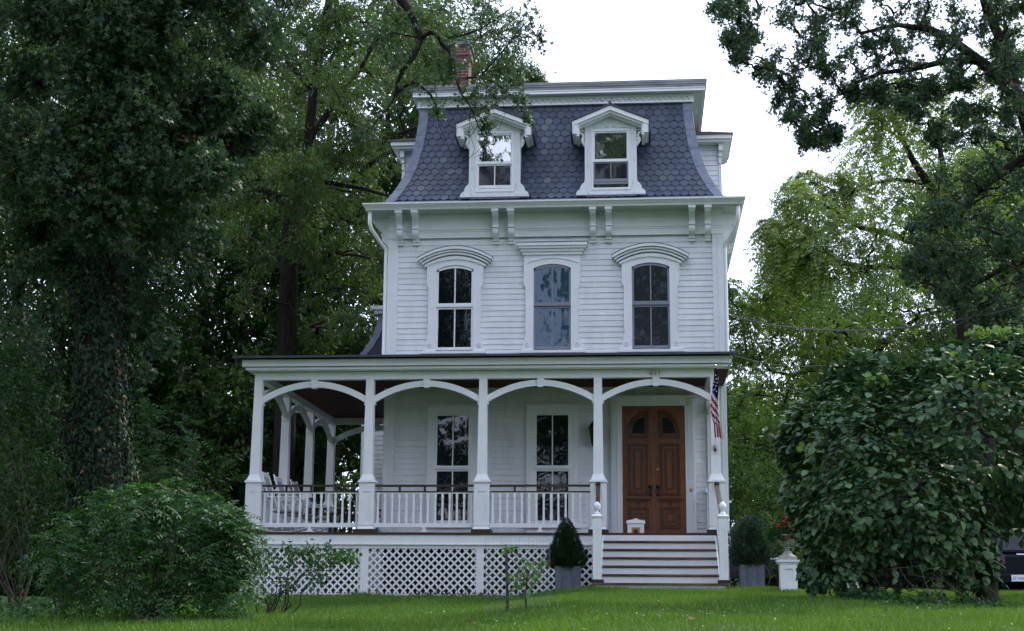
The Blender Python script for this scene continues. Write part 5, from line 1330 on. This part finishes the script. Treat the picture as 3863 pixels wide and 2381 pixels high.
spots = [(wa, -12.5, 15.5, 0.4, 1.0, 'woodland tree at the far left edge behind the ivy clad oak'), (wa, -7.2, 19.0, 2.1, 1.05, 'woodland tree deep behind the left side of the oak crown'), (wb, -9.0, 11.0, 1.2, .9, 'low branched woodland tree in the dark gap left of the porch'), (wb, -4.6, 15.0, 3.3, 1.0, 'low branched woodland tree directly behind the forked trunk'),
         (wa, -1.6, 22.0, 4.2, 1.1, 'tall woodland tree behind the fine leaved tree'), (wa, 3.2, 25.0, 5.1, .85, 'woodland tree hidden mostly behind the mansard roof'), (wb, 13.6, 22.0, .7, .72, 'low branched woodland tree behind the locust'), (wb, 18.5, 17.5, 2.6, .85, 'low branched woodland tree behind the vine mound'), (wa, 21.5, 22.0, 1.4, .8, 'woodland tree at the far right behind the oak'), (wb, -14.0, 7.5, 4.0, .85, 'low branched woodland tree beyond the left edge shrubs'), (wb, 1.0, 17.5, 5.5, .55, 'small woodland tree seen through the porch behind the rear wing')]
used = set()
for proto, x, y, rz, sc, lab in spots:
    lc = (x, y, float(ground_z(x, y)))
    if id(proto) not in used: used.add(id(proto)); r = proto; r.location = lc; r.rotation_euler = (0, 0, rz)
    else: r = copy_thing(proto, lc, rz)
    r.scale = (sc, sc, sc); r['label'] = lab
# trees across the road for reflections; nearer ones, unseen, added to shade the left
for i, (x, y, rz, sc) in enumerate(((-15, -48, .3, 1.3), (-8, -50, 2.0, 1.5), (1.2, -52, 3.6, .92), (8.0, -52, 5.2, 1.0), (15, -51, 1.1, 1.4), (24, -49, 4.4, 1.4), (7.6, -51, 2.9, 1.0), (-7, -17, 2.9, .95), (-8.5, -28, 1.7, 1.1), (-15, -6, 5.0, 1.0))):
    r = copy_thing(wb if i in (2, 3, 7) else wa, (x, y, -2.0), rz, 'one of the unseen trees added outside the view for pane reflections and shade'); r.scale = (sc, sc, sc if i != 6 else 1.62); r['group'] = 'trees across the road'

# far woodland closing the view between the single trees
F = Foliage()
for x0, x1, y0, y1, hh, n in ((-50, 4, 27, 38, 11, 7000), (-26, -4, 20, 27, 9, 4500), (11, 52, 27, 38, 9.5, 7000), (-60, 60, 40, 48, 10, 6000)):
    x = rng.uniform(x0, x1, n); y = rng.uniform(y0, y1, n); top = hh*(.72 + .28*np.sin(x*.55 + y*.2)*np.sin(x*.21 + 1.0)); z = ground_z(x, y) + top*rng.random(n)**.8
    leafy(F, 'ovate', np.stack([x, y, z], 1), rvec(n), 8, .55, .36, .3, .6, .4, .5)
o_ = F.build('far_woods', WOODLEAF, None); tag(o_, 'far woodland merging into one mass behind the house', 'woods', kind='stuff')

# ------------------------------------------------------------------ shrubs
def shrub(name, label, cat, base, clumps, mat_, per, kind, lsize, stems=14, group=None, **kw):
    t = empty(name, tuple(base)); tag(t, label, cat, group)
    m = MB()
    for k in range(stems):
        c, r = clumps[k % len(clumps)]; e = np.array(c) + rvec(1)[0]*np.array(r)*.7; s0 = np.array(base) + np.array((rng.normal()*.12, rng.normal()*.12, -.05)); m.tube(curve_pts(s0, e, .12, 7, .04), np.linspace(.013, .004, 7), 5, cap=False)
    m.build('stems', LIGHTBARK, t, smooth=True, pivot=base)
    Fo = Foliage(); q, o = in_ellipsoids(clumps, per, kw.pop('bias', 3.0))
    if kind == 'frond': fronds(Fo, q, o, kw.get('L_', .3), kw.get('pairs', 5), lsize, kw.get('droop', .45), kw.get('tint', .5), .35, .3)
    else: leafy(Fo, kind, q, o, kw.get('n', 8), kw.get('spread', .12), lsize, kw.get('droop', .3), .7, kw.get('tint', .5), .4)
    Fo.build('foliage', mat_, t, pivot=np.array(base)); return t
sb = gat(345, 1488)
shrub('wisteria_shrub', 'bushy mid green wisteria with feathery leaves left of the porch corner', 'shrub', sb,
      clump_px([(340, 1350, 150), (430, 1280, 100), (230, 1310, 85), (505, 1330, 75), (300, 1250, 60), (400, 1400, 110), (250, 1410, 90), (470, 1420, 80), (180, 1290, 55), (540, 1300, 45), (350, 1210, 36), (140, 1330, 46), (480, 1250, 45), (330, 1450, 80), (200, 1370, 60), (560, 1255, 22), (420, 1195, 26), (262, 1215, 28), (578, 1292, 20), (520, 1235, 26), (570, 1350, 26), (550, 1420, 40)], sb[1], .55, .95), WISTERIA, 82, 'frond', .085, 26)
sb = gat(655, 1478)
shrub('lattice_shrub', 'small loose shrub with arching sprays in front of the lattice', 'shrub', sb,
      clump_px([(650, 1390, 52), (620, 1350, 42), (690, 1400, 42), (600, 1420, 42), (650, 1445, 30), (720, 1350, 34), (700, 1320, 26), (760, 1355, 22), (800, 1340, 16), (820, 1335, 9), (760, 1385, 18), (745, 1325, 20), (590, 1380, 34), (785, 1320, 10), (640, 1330, 28), (840, 1330, 6)], sb[1], .25, .9), WISTERIA, 15, 'ovate', .072, 11, n=7, spread=.12, tint=.75)
sb = gat(420, 1440)
shrub('climbing_vine', 'lanky vine shoots rising beside the ivy clad trunk above the wisteria', 'vine', sb,
      clump_px([(400, 1010, 38), (440, 1030, 26), (470, 1050, 14), (380, 1080, 40), (350, 1000, 30), (405, 1110, 34), (370, 1150, 40), (430, 1150, 22), (340, 950, 28), (410, 1190, 40), (360, 1060, 40), (450, 1175, 18), (490, 1195, 20), (330, 1110, 40), (510, 1215, 14)], sb[1], .3), WISTERIA, 17, 'frond', .09, 12, L_=.24, pairs=4, tint=.55)
sb = gat(55, 1470)
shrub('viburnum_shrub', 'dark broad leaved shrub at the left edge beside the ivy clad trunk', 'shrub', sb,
      clump_px([(40, 1180, 110), (-50, 1100, 110), (70, 1040, 90), (-20, 960, 90), (90, 1300, 80), (10, 1330, 90), (70, 930, 60), (-60, 1280, 90), (110, 1130, 60), (30, 870, 60), (-50, 850, 70)], sb[1], .6), SHADETINTLEAF, 70, 'ovate', .075, 14, n=9, spread=.13, tint=.3)
# understorey shrubs, one built and copied
base = (0.0, 0.0, 0.0)
cl = [(np.array((rng.uniform(-1.1, 1.1), rng.uniform(-.9, .9), rng.uniform(.5, 2.3))), (.62, .6, .55)) for _ in range(16)]
us = shrub('understorey_shrub', '', 'shrub', base, cl, SHADETINTLEAF, 52, 'ovate', .13, 14, 'dark shrubs under the trees', n=9, spread=.17)
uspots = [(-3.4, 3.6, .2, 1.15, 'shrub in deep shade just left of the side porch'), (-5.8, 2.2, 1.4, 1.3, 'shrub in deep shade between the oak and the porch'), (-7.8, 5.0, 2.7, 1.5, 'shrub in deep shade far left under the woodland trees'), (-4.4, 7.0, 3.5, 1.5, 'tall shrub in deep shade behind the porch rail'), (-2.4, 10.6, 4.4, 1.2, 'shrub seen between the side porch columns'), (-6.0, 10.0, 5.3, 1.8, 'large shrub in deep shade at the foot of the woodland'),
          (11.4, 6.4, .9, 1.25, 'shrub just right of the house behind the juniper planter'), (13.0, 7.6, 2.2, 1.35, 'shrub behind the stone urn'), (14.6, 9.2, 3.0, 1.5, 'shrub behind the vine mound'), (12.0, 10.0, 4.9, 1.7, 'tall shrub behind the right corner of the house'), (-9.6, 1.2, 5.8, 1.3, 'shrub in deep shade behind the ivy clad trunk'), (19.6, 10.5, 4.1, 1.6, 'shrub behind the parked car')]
for i, (x, y, rz, sc, lab) in enumerate(uspots):
    lc = (x, y, float(ground_z(x, y)))
    if i == 0: r = us; r.location = lc; r.rotation_euler = (0, 0, rz)
    else: r = copy_thing(us, lc, rz)
    r.scale = (sc, sc, sc*.95); r['label'] = lab
sb = np.array((11.0, 3.2, float(ground_z(11.0, 3.2))))
shrub('hedge_shrub', 'fine leaved light green shrub between the house corner and the urn', 'shrub', sb,
      clump_px([(1775, 1080, 40), (1800, 1150, 45), (1850, 1120, 50), (1765, 1180, 30), (1830, 1220, 45), (1890, 1180, 45), (1800, 1260, 40), (1880, 1260, 45), (1910, 1100, 45), (1840, 1320, 45), (1780, 1330, 40), (1900, 1340, 40), (1850, 1020, 34), (1790, 1010, 30), (1930, 1230, 45)], 3.4, .6), DARKPIN, 42, 'ovate', .085, 18, n=9, spread=.13, tint=.45)

# ------------------------------------------------------------------ vine covered arbour
vb = gat(2365, 1446); VY = vb[1]
vin = empty('vine_mound', tuple(vb)); tag(vin, 'great mound of round leaved vine draped over an arbour in the right foreground', 'vine')
ELL = [(2290, 1075, 310, 190, VY), (2335, 1345, 42, 72, VY-.4), (2080, 1080, 190, 190, VY-.2), (1965, 1120, 95, 150, VY), (2190, 985, 170, 95, VY-.2), (2395, 920, 175, 92, VY), (2465, 1050, 140, 205, VY-.3), (2035, 1270, 115, 130, VY-.3), (2220, 1240, 160, 130, VY-.5), (2130, 1180, 170, 150, VY-.6), (2340, 1020, 200, 160, VY-.7), (2070, 920, 90, 60, VY), (1930, 1080, 60, 60, VY), (2330, 862, 90, 36, VY), (2440, 858, 90, 46, VY), (2020, 985, 100, 80, VY-.2), (1985, 1360, 60, 60, VY-.4), (2150, 1330, 90, 60, VY-.4), (2290, 1330, 60, 70, VY-.5)]
EC = np.array([at(x, y, Y) for x, y, rx, ry, Y in ELL]); sc_ = (VY - CAM[1])/3462.0
ER = np.array([(rx*sc_, max(.5, min(rx, ry)*sc_*.95), ry*sc_) for x, y, rx, ry, Y in ELL])
def shell(n_each, shrink, bump_):
    P, Nn = [], []
    for c, r in zip(EC, ER):
        n_ = int(n_each*(r[0]*r[2] + r[0]*r[1] + r[1]*r[2])); d = rvec(n_); k = shrink + rng.normal(0, bump_, n_)
        p = c + d*r*k[:, None]; p += .07*np.sin(p[:, [2, 0, 1]]*5.0) + .035*np.sin(p[:, [1, 2, 0]]*13.0)
        keep = np.ones(n_, bool)
        for c2_, r2 in zip(EC, ER):
            if c2_ is c: continue
            keep &= (((p - c2_)/(r2*(shrink - .06)))**2).sum(1) > 1
        P.append(p[keep]); Nn.append(unit(d/r)[keep])
    return np.concatenate(P), np.concatenate(Nn)
F = Foliage()
for ne, shr, bm, dk in ((560, 1.0, .065, .55), (560, .94, .03, .4), (380, .85, .04, .3)):  # inner shells tinted darker, painting in the shade inside the mound
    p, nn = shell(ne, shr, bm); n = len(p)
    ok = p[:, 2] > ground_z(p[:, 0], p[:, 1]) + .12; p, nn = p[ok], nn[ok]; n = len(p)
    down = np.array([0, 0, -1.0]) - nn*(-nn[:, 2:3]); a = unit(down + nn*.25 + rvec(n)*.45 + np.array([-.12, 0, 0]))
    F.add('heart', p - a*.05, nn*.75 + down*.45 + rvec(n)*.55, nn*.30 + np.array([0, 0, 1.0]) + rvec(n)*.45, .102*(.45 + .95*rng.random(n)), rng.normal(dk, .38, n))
p, nn = shell(7, 1.0, .02); spr = []
for pp_, nv_ in zip(p, nn):
    if pp_[2] < VY*0 - .1: continue
    d = unit(nv_*.8 + rvec(1)[0]*.6 + np.array([0, -.1, .25])); L_ = rng.uniform(.18, .5); tt = np.linspace(.1, 1, 8)[:, None]; P_ = pp_ + d*L_*tt + np.array([0, 0, -.35])*L_*tt*tt; spr.append(P_)
    F.add('heart', P_, rvec(8)*.7 + d*.5 + np.array([0, 0, -.4]), np.array([0, 0, 1.0]) + nv_*.4 + rvec(8)*.5, .10*(.5 + .7*rng.random(8)), rng.normal(.75, .25, 8))
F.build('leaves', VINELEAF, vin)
F = Foliage()
yl = [(2326, 790), (2345, 786), (2362, 792), (2380, 788), (2398, 792), (2416, 790), (2434, 794), (2450, 788), (2340, 800), (2300, 850), (2110, 905), (2120, 915), (2095, 900), (1925, 1065), (2280, 880), (2290, 895), (2150, 1045), (2170, 1035), (2255, 925), (2045, 1075), (2350, 920), (2040, 1060), (2060, 1100), (2455, 930), (2235, 1180), (2380, 1150), (2160, 1050), (2330, 870), (1935, 1072)]
for x, y in yl:
    k = 7; p = np.array([at(x + rng.uniform(-14, 14), y + rng.uniform(-9, 9), VY - .9 if y > 840 else VY) for _ in range(k)]); F.add('heart', p, np.array([-.2, 0, -.8]) + rvec(k)*.6, np.array([0, -.7, .6]) + rvec(k)*.5, .10*(.6 + .6*rng.random(k)), rng.random(k))
F.build('young_leaves', YOUNGLEAF, vin)
m = MB(); m.tube([vb - np.array((0, 0, .2)), at(2362, 1330, VY), at(2372, 1200, VY), at(2370, 1050, VY)], [.19, .14, .12, .08], 9)
for (x0, y0), (x1, y1) in (((2362, 1330), (2240, 1120)), ((2372, 1200), (2440, 1000)), ((2240, 1120), (2050, 1050)), ((2380, 1050), (2200, 960)), ((2050, 1050), (1960, 1150)), ((2240, 1120), (2100, 1300)), ((2362, 1330), (2300, 1260)), ((2215, 1280), (2180, 1390)), ((2300, 1260), (2270, 1390))):
    m.tube(curve_pts(at(x0, y0, VY), at(x1, y1, VY - .2), .04, 7, .05), np.linspace(.05, .015, 7), 6)
for x in (2150, 2030, 2300): m.tube([gat(x, 1432) - np.array((0, 0, .1)), at(x + 6, 1250, VY)], [.05, .05], 6)
for P_ in spr: m.tube(P_[[0, 2, 5, 7]], [.006, .005, .004, .002], 4, cap=False)
m.build('vine_stems', LIGHTBARK, vin, smooth=True, pivot=vb)
for x, y, tl, lab in ((2034, 1404, -.25, 'white plant marker under the vine, leaning left of the other two'), (2051, 1402, .12, 'upright white plant marker, middle of three under the vine'), (2057, 1404, -.35, 'white plant marker under the vine, the one beside the upright marker')):
    c = at(x, y + 5, VY - .9); g0 = float(ground_z(c[0], c[1])); t = empty('plant_marker', (c[0], c[1], g0)); tag(t, lab, 'plant marker', 'white markers under the vine')
    m = MB(); h_ = c[2] - g0; m.add([(c[0]-.016, c[1], c[2]), (c[0]+.016, c[1], c[2]), (c[0]+.016+tl*.08, c[1]+.01, c[2]+.075), (c[0]-.016+tl*.08, c[1]+.01, c[2]+.075), (c[0]-.016, c[1]+.006, c[2]), (c[0]+.016, c[1]+.006, c[2]), (c[0]+.016+tl*.08, c[1]+.016, c[2]+.075), (c[0]-.016+tl*.08, c[1]+.016, c[2]+.075)], [(0,1,2,3), (7,6,5,4), (0,4,5,1), (1,5,6,2), (2,6,7,3), (3,7,4,0)]); m.build('marker_blade', WHITE, t)
    MB().tube([(c[0], c[1]+.003, g0 - .05), (c[0], c[1]+.003, c[2]+.01)], .004, 5).build('marker_stem', IRON, t)
# low plants at the foot of the vine
sb = gat(2040, 1438)
shrub('pachysandra_patch', 'low leafy ground plants at the foot of the vine mound', 'plant', sb,
      [(at(x, y, Yv), (.34, .4, .10)) for x, y, Yv in ((1985, 1395, -6.0), (2040, 1420, -7.5), (2120, 1440, -8.5), (2200, 1452, -9.0), (2290, 1458, -9.0), (2370, 1462, -9.0), (2440, 1470, -9.3), (2090, 1425, -8), (2250, 1440, -8.0), (2330, 1445, -8.2))], WISTERIA, 34, 'ovate', .085, 20, n=7, spread=.08, tint=.35)

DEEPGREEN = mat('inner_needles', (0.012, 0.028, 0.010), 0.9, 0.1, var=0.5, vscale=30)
# ------------------------------------------------------------------ potted plants
def conifer(name, label, cx, cy, z0, z1, r, mat_, n, tuft, loose, shape=(.72, .93, 1.0, .80, .50, .27, .05)):
    t = empty(name, (cx, cy, z0)); tag(t, label, 'conifer')
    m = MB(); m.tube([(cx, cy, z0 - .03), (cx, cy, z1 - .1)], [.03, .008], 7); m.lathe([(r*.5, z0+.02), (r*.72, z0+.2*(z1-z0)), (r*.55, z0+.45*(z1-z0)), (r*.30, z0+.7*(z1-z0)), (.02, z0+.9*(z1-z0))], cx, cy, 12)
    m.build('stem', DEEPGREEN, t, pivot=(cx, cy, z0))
    u = 1 - rng.random(n)**.62; h = z1 - z0; ang = rng.uniform(0, 2*np.pi, n)
    prof = np.interp(u, [0, .06, .2, .45, .7, .88, 1], shape)*r
    lum = 1 + .10*np.sin(ang*4 + u*9) + .08*np.sin(ang*7 - u*17) + rng.normal(0, .05 + loose, n)
    rad = prof*lum*np.sqrt(rng.uniform(.72, 1, n)); od = np.stack([np.cos(ang), np.sin(ang), np.full(n, .35)], 1)
    p = np.stack([cx + rad*np.cos(ang), cy + rad*np.sin(ang), z0 + u*h + rng.normal(0, .01, n)], 1); Fo = Foliage()
    for k in range(6): Fo.add('needle', p, od + rvec(n)*.75 + np.array([0, 0, .2 + loose]), rvec(n), tuft*(.6 + .7*rng.random(n)), rng.normal(.45, .3, n))
    Fo.build('foliage', mat_, t); return t
conifer('dwarf_conifer', 'dense cone shaped dwarf conifer growing in the weathered square planter', (P1[0]+P1[1])/2 - .03, (P1[2]+P1[3])/2, P1[5] - .035, 1.245, .36, SPRUCE, 9000, .038, 0.0)
conifer('juniper', 'loose blue green juniper growing in the smooth square planter', (P2[0]+P2[1])/2, (P2[2]+P2[3])/2, P2[5] - .035, at(1800, 1238, -.8)[2], .29, JUNIPER, 2300, .11, .26, (.7, .85, 1.0, .98, .85, .55, .12))
ut = empty('begonia', URN_TOP); tag(ut, 'bushy plant with hanging red flowers in the stone urn', 'plant')
m = MB()
for k in range(22):
    a = rng.uniform(0, 2*np.pi); e = np.array(URN_TOP) + np.array((.55*math.cos(a)*rng.random(), .35*math.sin(a), rng.uniform(-.1, .45))); m.tube(curve_pts(np.array(URN_TOP) - np.array((0, 0, .03)), e, .15, 6, .04), np.linspace(.008, .003, 6), 4, cap=False)
m.build('stems', STEM, ut, pivot=URN_TOP)
uc = [(np.array(URN_TOP) + np.array(d), r) for d, r in (((-.12, 0, .12), (.20, .18, .14)), ((.10, 0, .2), (.2, .18, .18)), ((-.28, 0, .05), (.16, .15, .12)), ((.28, -.05, .12), (.18, .16, .16)), ((0, 0, .34), (.16, .14, .14)), ((.40, -.05, -.02), (.12, .12, .16)), ((-.02, -.12, .02), (.2, .12, .1)), ((.2, 0, .36), (.14, .12, .12)))]
F = Foliage(); q, o = in_ellipsoids(uc, 55); leafy(F, 'lance', q, o, 7, .06, .085, .4, .5, .4, .4); F.build('foliage', WISTERIA, ut)
REDF = leaf_mat('red_petal', (0.34, 0.016, 0.014), (0.52, 0.05, 0.03), .25, .5, .3)
F = Foliage(); fl = np.array([at(x/3.36*.635 + 2700*.635, 1850*.635 + y/3.36*.635, -2.25) for x, y in ((875, 375), (900, 330), (985, 350), (920, 405), (960, 440), (1000, 490), (1030, 500), (900, 575), (905, 600), (800, 435), (790, 430), (1090, 465), (1185, 500), (1190, 560), (1230, 540), (1140, 635), (1160, 735), (1200, 720), (850, 270), (1180, 430), (940, 570), (1015, 480))])
fq = np.repeat(fl, 9, 0) + rng.normal(size=(len(fl)*9, 3))*np.array([.024, .03, .022]); F.add('ovate', fq, np.array([0, 0, -1.0]) + rvec(len(fq))*.7, np.array([0, -.8, .3]) + rvec(len(fq))*.6, .042*np.ones(len(fq)), rng.random(len(fq))); F.build('flowers', REDF, ut)

# sapling, its stake and wire guard
g_s = gat(1217, 1468); g_t = gat(1262, 1466)
t = empty('sapling_stake', tuple(g_s)); tag(t, 'thin weathered wooden stake beside the young tree on the lawn', 'stake'); SY = g_s[1]
m = MB(); m.tube([g_s - np.array((0, 0, .15)), at(1214, 1390, SY), at(1213, 1308, SY)], [.022, .02, .019], 8); m.build('stake_rod', LIGHTBARK, t, pivot=g_s)
t = empty('sapling', tuple(g_t)); tag(t, 'slender young tree with pale green leaves inside the wire guard', 'tree')
m = MB(); SYt = g_t[1]
ln = lambda L_: [at(x, y, SYt) for x, y in L_]
m.tube([g_t - np.array((0, 0, .1))] + ln([(1259, 1430), (1262, 1395), (1268, 1370), (1280, 1340)]), [.014, .012, .010, .008, .004], 6)
for L_ in ([(1262, 1395), (1250, 1370), (1235, 1350), (1222, 1338)], [(1259, 1420), (1240, 1400), (1222, 1385), (1215, 1372)], [(1262, 1395), (1275, 1380), (1290, 1365), (1298, 1345)], [(1266, 1380), (1258, 1350), (1245, 1330), (1225, 1315), (1208, 1310)], [(1259, 1430), (1240, 1420), (1222, 1415)]): m.tube(ln(L_), np.linspace(.007, .003, len(L_)), 5, cap=False)
m.build('trunk', LIGHTBARK, t, pivot=g_t)
F = Foliage()
lp = [(1208, 1310), (1218, 1312), (1228, 1314), (1222, 1322), (1240, 1335), (1250, 1340), (1262, 1345), (1250, 1355), (1270, 1352), (1282, 1345), (1292, 1348), (1278, 1365), (1290, 1370), (1262, 1372), (1248, 1375), (1236, 1385), (1225, 1378), (1216, 1372), (1232, 1400), (1225, 1410), (1240, 1405), (1255, 1398), (1268, 1392), (1280, 1390), (1245, 1420), (1225, 1418), (1262, 1415), (1256, 1362), (1286, 1380), (1272, 1402), (1296, 1360), (1300, 1345), (1274, 1378), (1258, 1385)]
q = np.array([at(x, y, SYt + rng.uniform(-.2, .2)) for x, y in lp]); leafy(F, 'ovate', q, rvec(len(q)), 5, .05, .085, .4, .5, .55, .5); F.build('foliage', SAPLEAF, t)
WIRE = mat('fence_wire', (0.16, 0.17, 0.17), 0.5, 0.5, metallic=0.6)
cc = gat(1239, 1470); cz = float(ground_z(cc[0], cc[1])); Rw = .42
t = tag(empty('wire_guard', tuple(cc)), 'round cage of thin wire mesh around the young tree', 'guard')
m = MB()
for k in range(22): a = 2*math.pi*k/22; m.tube([(cc[0]+Rw*math.cos(a), cc[1]+Rw*math.sin(a), cz-.05), (cc[0]+Rw*math.cos(a), cc[1]+Rw*math.sin(a), cz+.95)], .0013, 3, cap=False)
for k in range(11): m.tube([(cc[0]+Rw*math.cos(a), cc[1]+Rw*math.sin(a), cz+.02+k*.093) for a in np.linspace(0, 2*math.pi, 33)], .0013, 3, cap=False)
m.build('wire_mesh', WIRE, t, pivot=cc)

# ------------------------------------------------------------------ grass and ground cover
def grass_patch(x0, x1, y0, y1, n, hmin, hmax):
    x = rng.uniform(x0, x1, n); y = rng.uniform(y0, y1, n)
    keep = ~((y > -.22) & (x > -.2) & (x < 9.66)) & ~((y > -2.05) & (x > 7.05) & (x < 9.45))
    x, y = x[keep], y[keep]; k = len(x)
    pn = np.sin(x*1.9 + y*.8)*np.sin(y*1.3 - x*.6) + .6*np.sin(x*5.1 - y*3.7) + .8*np.sin(x*.7 + 2)*np.sin(y*.9 + x*.3) + .5*smoothstep(-7, -11, y)  # last term tints the front grass lighter, sunlight put into the colour
    F.add('blade', np.stack([x, y, ground_z(x, y) - .005], 1), np.array([0, 0, 1.0]) + rvec(k)*.55, rvec(k), rng.uniform(hmin, hmax, k)*(1 + .25*pn), .45 + .16*pn + rng.normal(0, .24, k))
F = Foliage()
grass_patch(-5, 16, -21, -6, 210000, .05, .10); grass_patch(-2.5, 16.5, -6, -.2, 120000, .045, .09); grass_patch(9.6, 18.5, -.2, 8, 50000, .05, .10); grass_patch(-.3, 9.6, -.75, -.2, 5000, .08, .16)
gr = F.build('grass', GRASSBL, None); tag(gr, 'short green grass of the lawn', 'grass', kind='stuff')
F = Foliage(); n = 5200
x = rng.uniform(-4.5, 1.4, n); y = rng.uniform(-16, -6.0, n); ok = (x < .55 + .8*np.sin(y*1.1)*.5 + .07*(y + 9)); x, y = x[ok], y[ok]; n = len(x)
F.add('ivy', np.stack([x, y, ground_z(x, y) + rng.uniform(.02, .22, n)], 1), rvec(n) + np.array([0, -.3, -.3]), np.array([0, -.3, 1.0]) + rvec(n)*.6, rng.uniform(.05, .10, n), rng.random(n))
o_ = F.build('ground_ivy', WISTERIA, None); tag(o_, 'ivy and low weeds covering the ground under the oak at the left', 'ground cover', kind='stuff')
F = Foliage(); n = 2600
x = rng.normal(7.0, 3.2, n); y = rng.uniform(-16, -8.0, n); ok = np.sin(x*2.3 + y*1.1)*np.sin(y*2.9 - x) > -.1; x, y = x[ok], y[ok]; n = len(x); F.add('ovate', np.stack([x, y, ground_z(x, y) + .055], 1), rvec(n), np.array([0, 0, 1.0]) + rvec(n)*.4, rng.uniform(.03, .055, n), .5 + .5*rng.random(n))
o_ = F.build('clover', SAPLEAF, None); tag(o_, 'small clover leaves scattered through the near lawn', 'weeds', kind='stuff')
F = Foliage(); P = [gat(x, y) for x, y in ((705, 1452), (768, 1485), (790, 1480), (1580, 1460), (1585, 1478), (1010, 1477), (870, 1490), (680, 1475), (350, 1498), (1700, 1470), (1405, 1490), (1130, 1500), (930, 1465), (1650, 1495))]
P = np.array(P) + np.array([0, 0, .06]); F.add('ivy', P, rvec(len(P))*np.array([1, 1, .3]), np.array([0, -.7, .8]) + rvec(len(P))*.5, .085*np.ones(len(P)), rng.random(len(P)))
o_ = F.build('fallen_leaves', DRYLEAF, None); tag(o_, 'a few dry brown leaves lying on the grass', 'leaves', kind='stuff')
F = Foliage(); n = 260
x = rng.uniform(-.1, 7.0, n); x = np.where(rng.random(n) < .5, rng.normal(4.1, .45, n), x); z = ground_z(x, -.3) + np.abs(rng.normal(0, .09, n)); F.add('ivy', np.stack([x, -.30 - .05*rng.random(n), z], 1), rvec(n), np.array([0, -1.0, .4]) + rvec(n)*.5, rng.uniform(.04, .08, n), rng.random(n))
o_ = F.build('weeds', WISTERIA, None); tag(o_, 'weeds growing up against the foot of the lattice', 'weeds', kind='stuff')
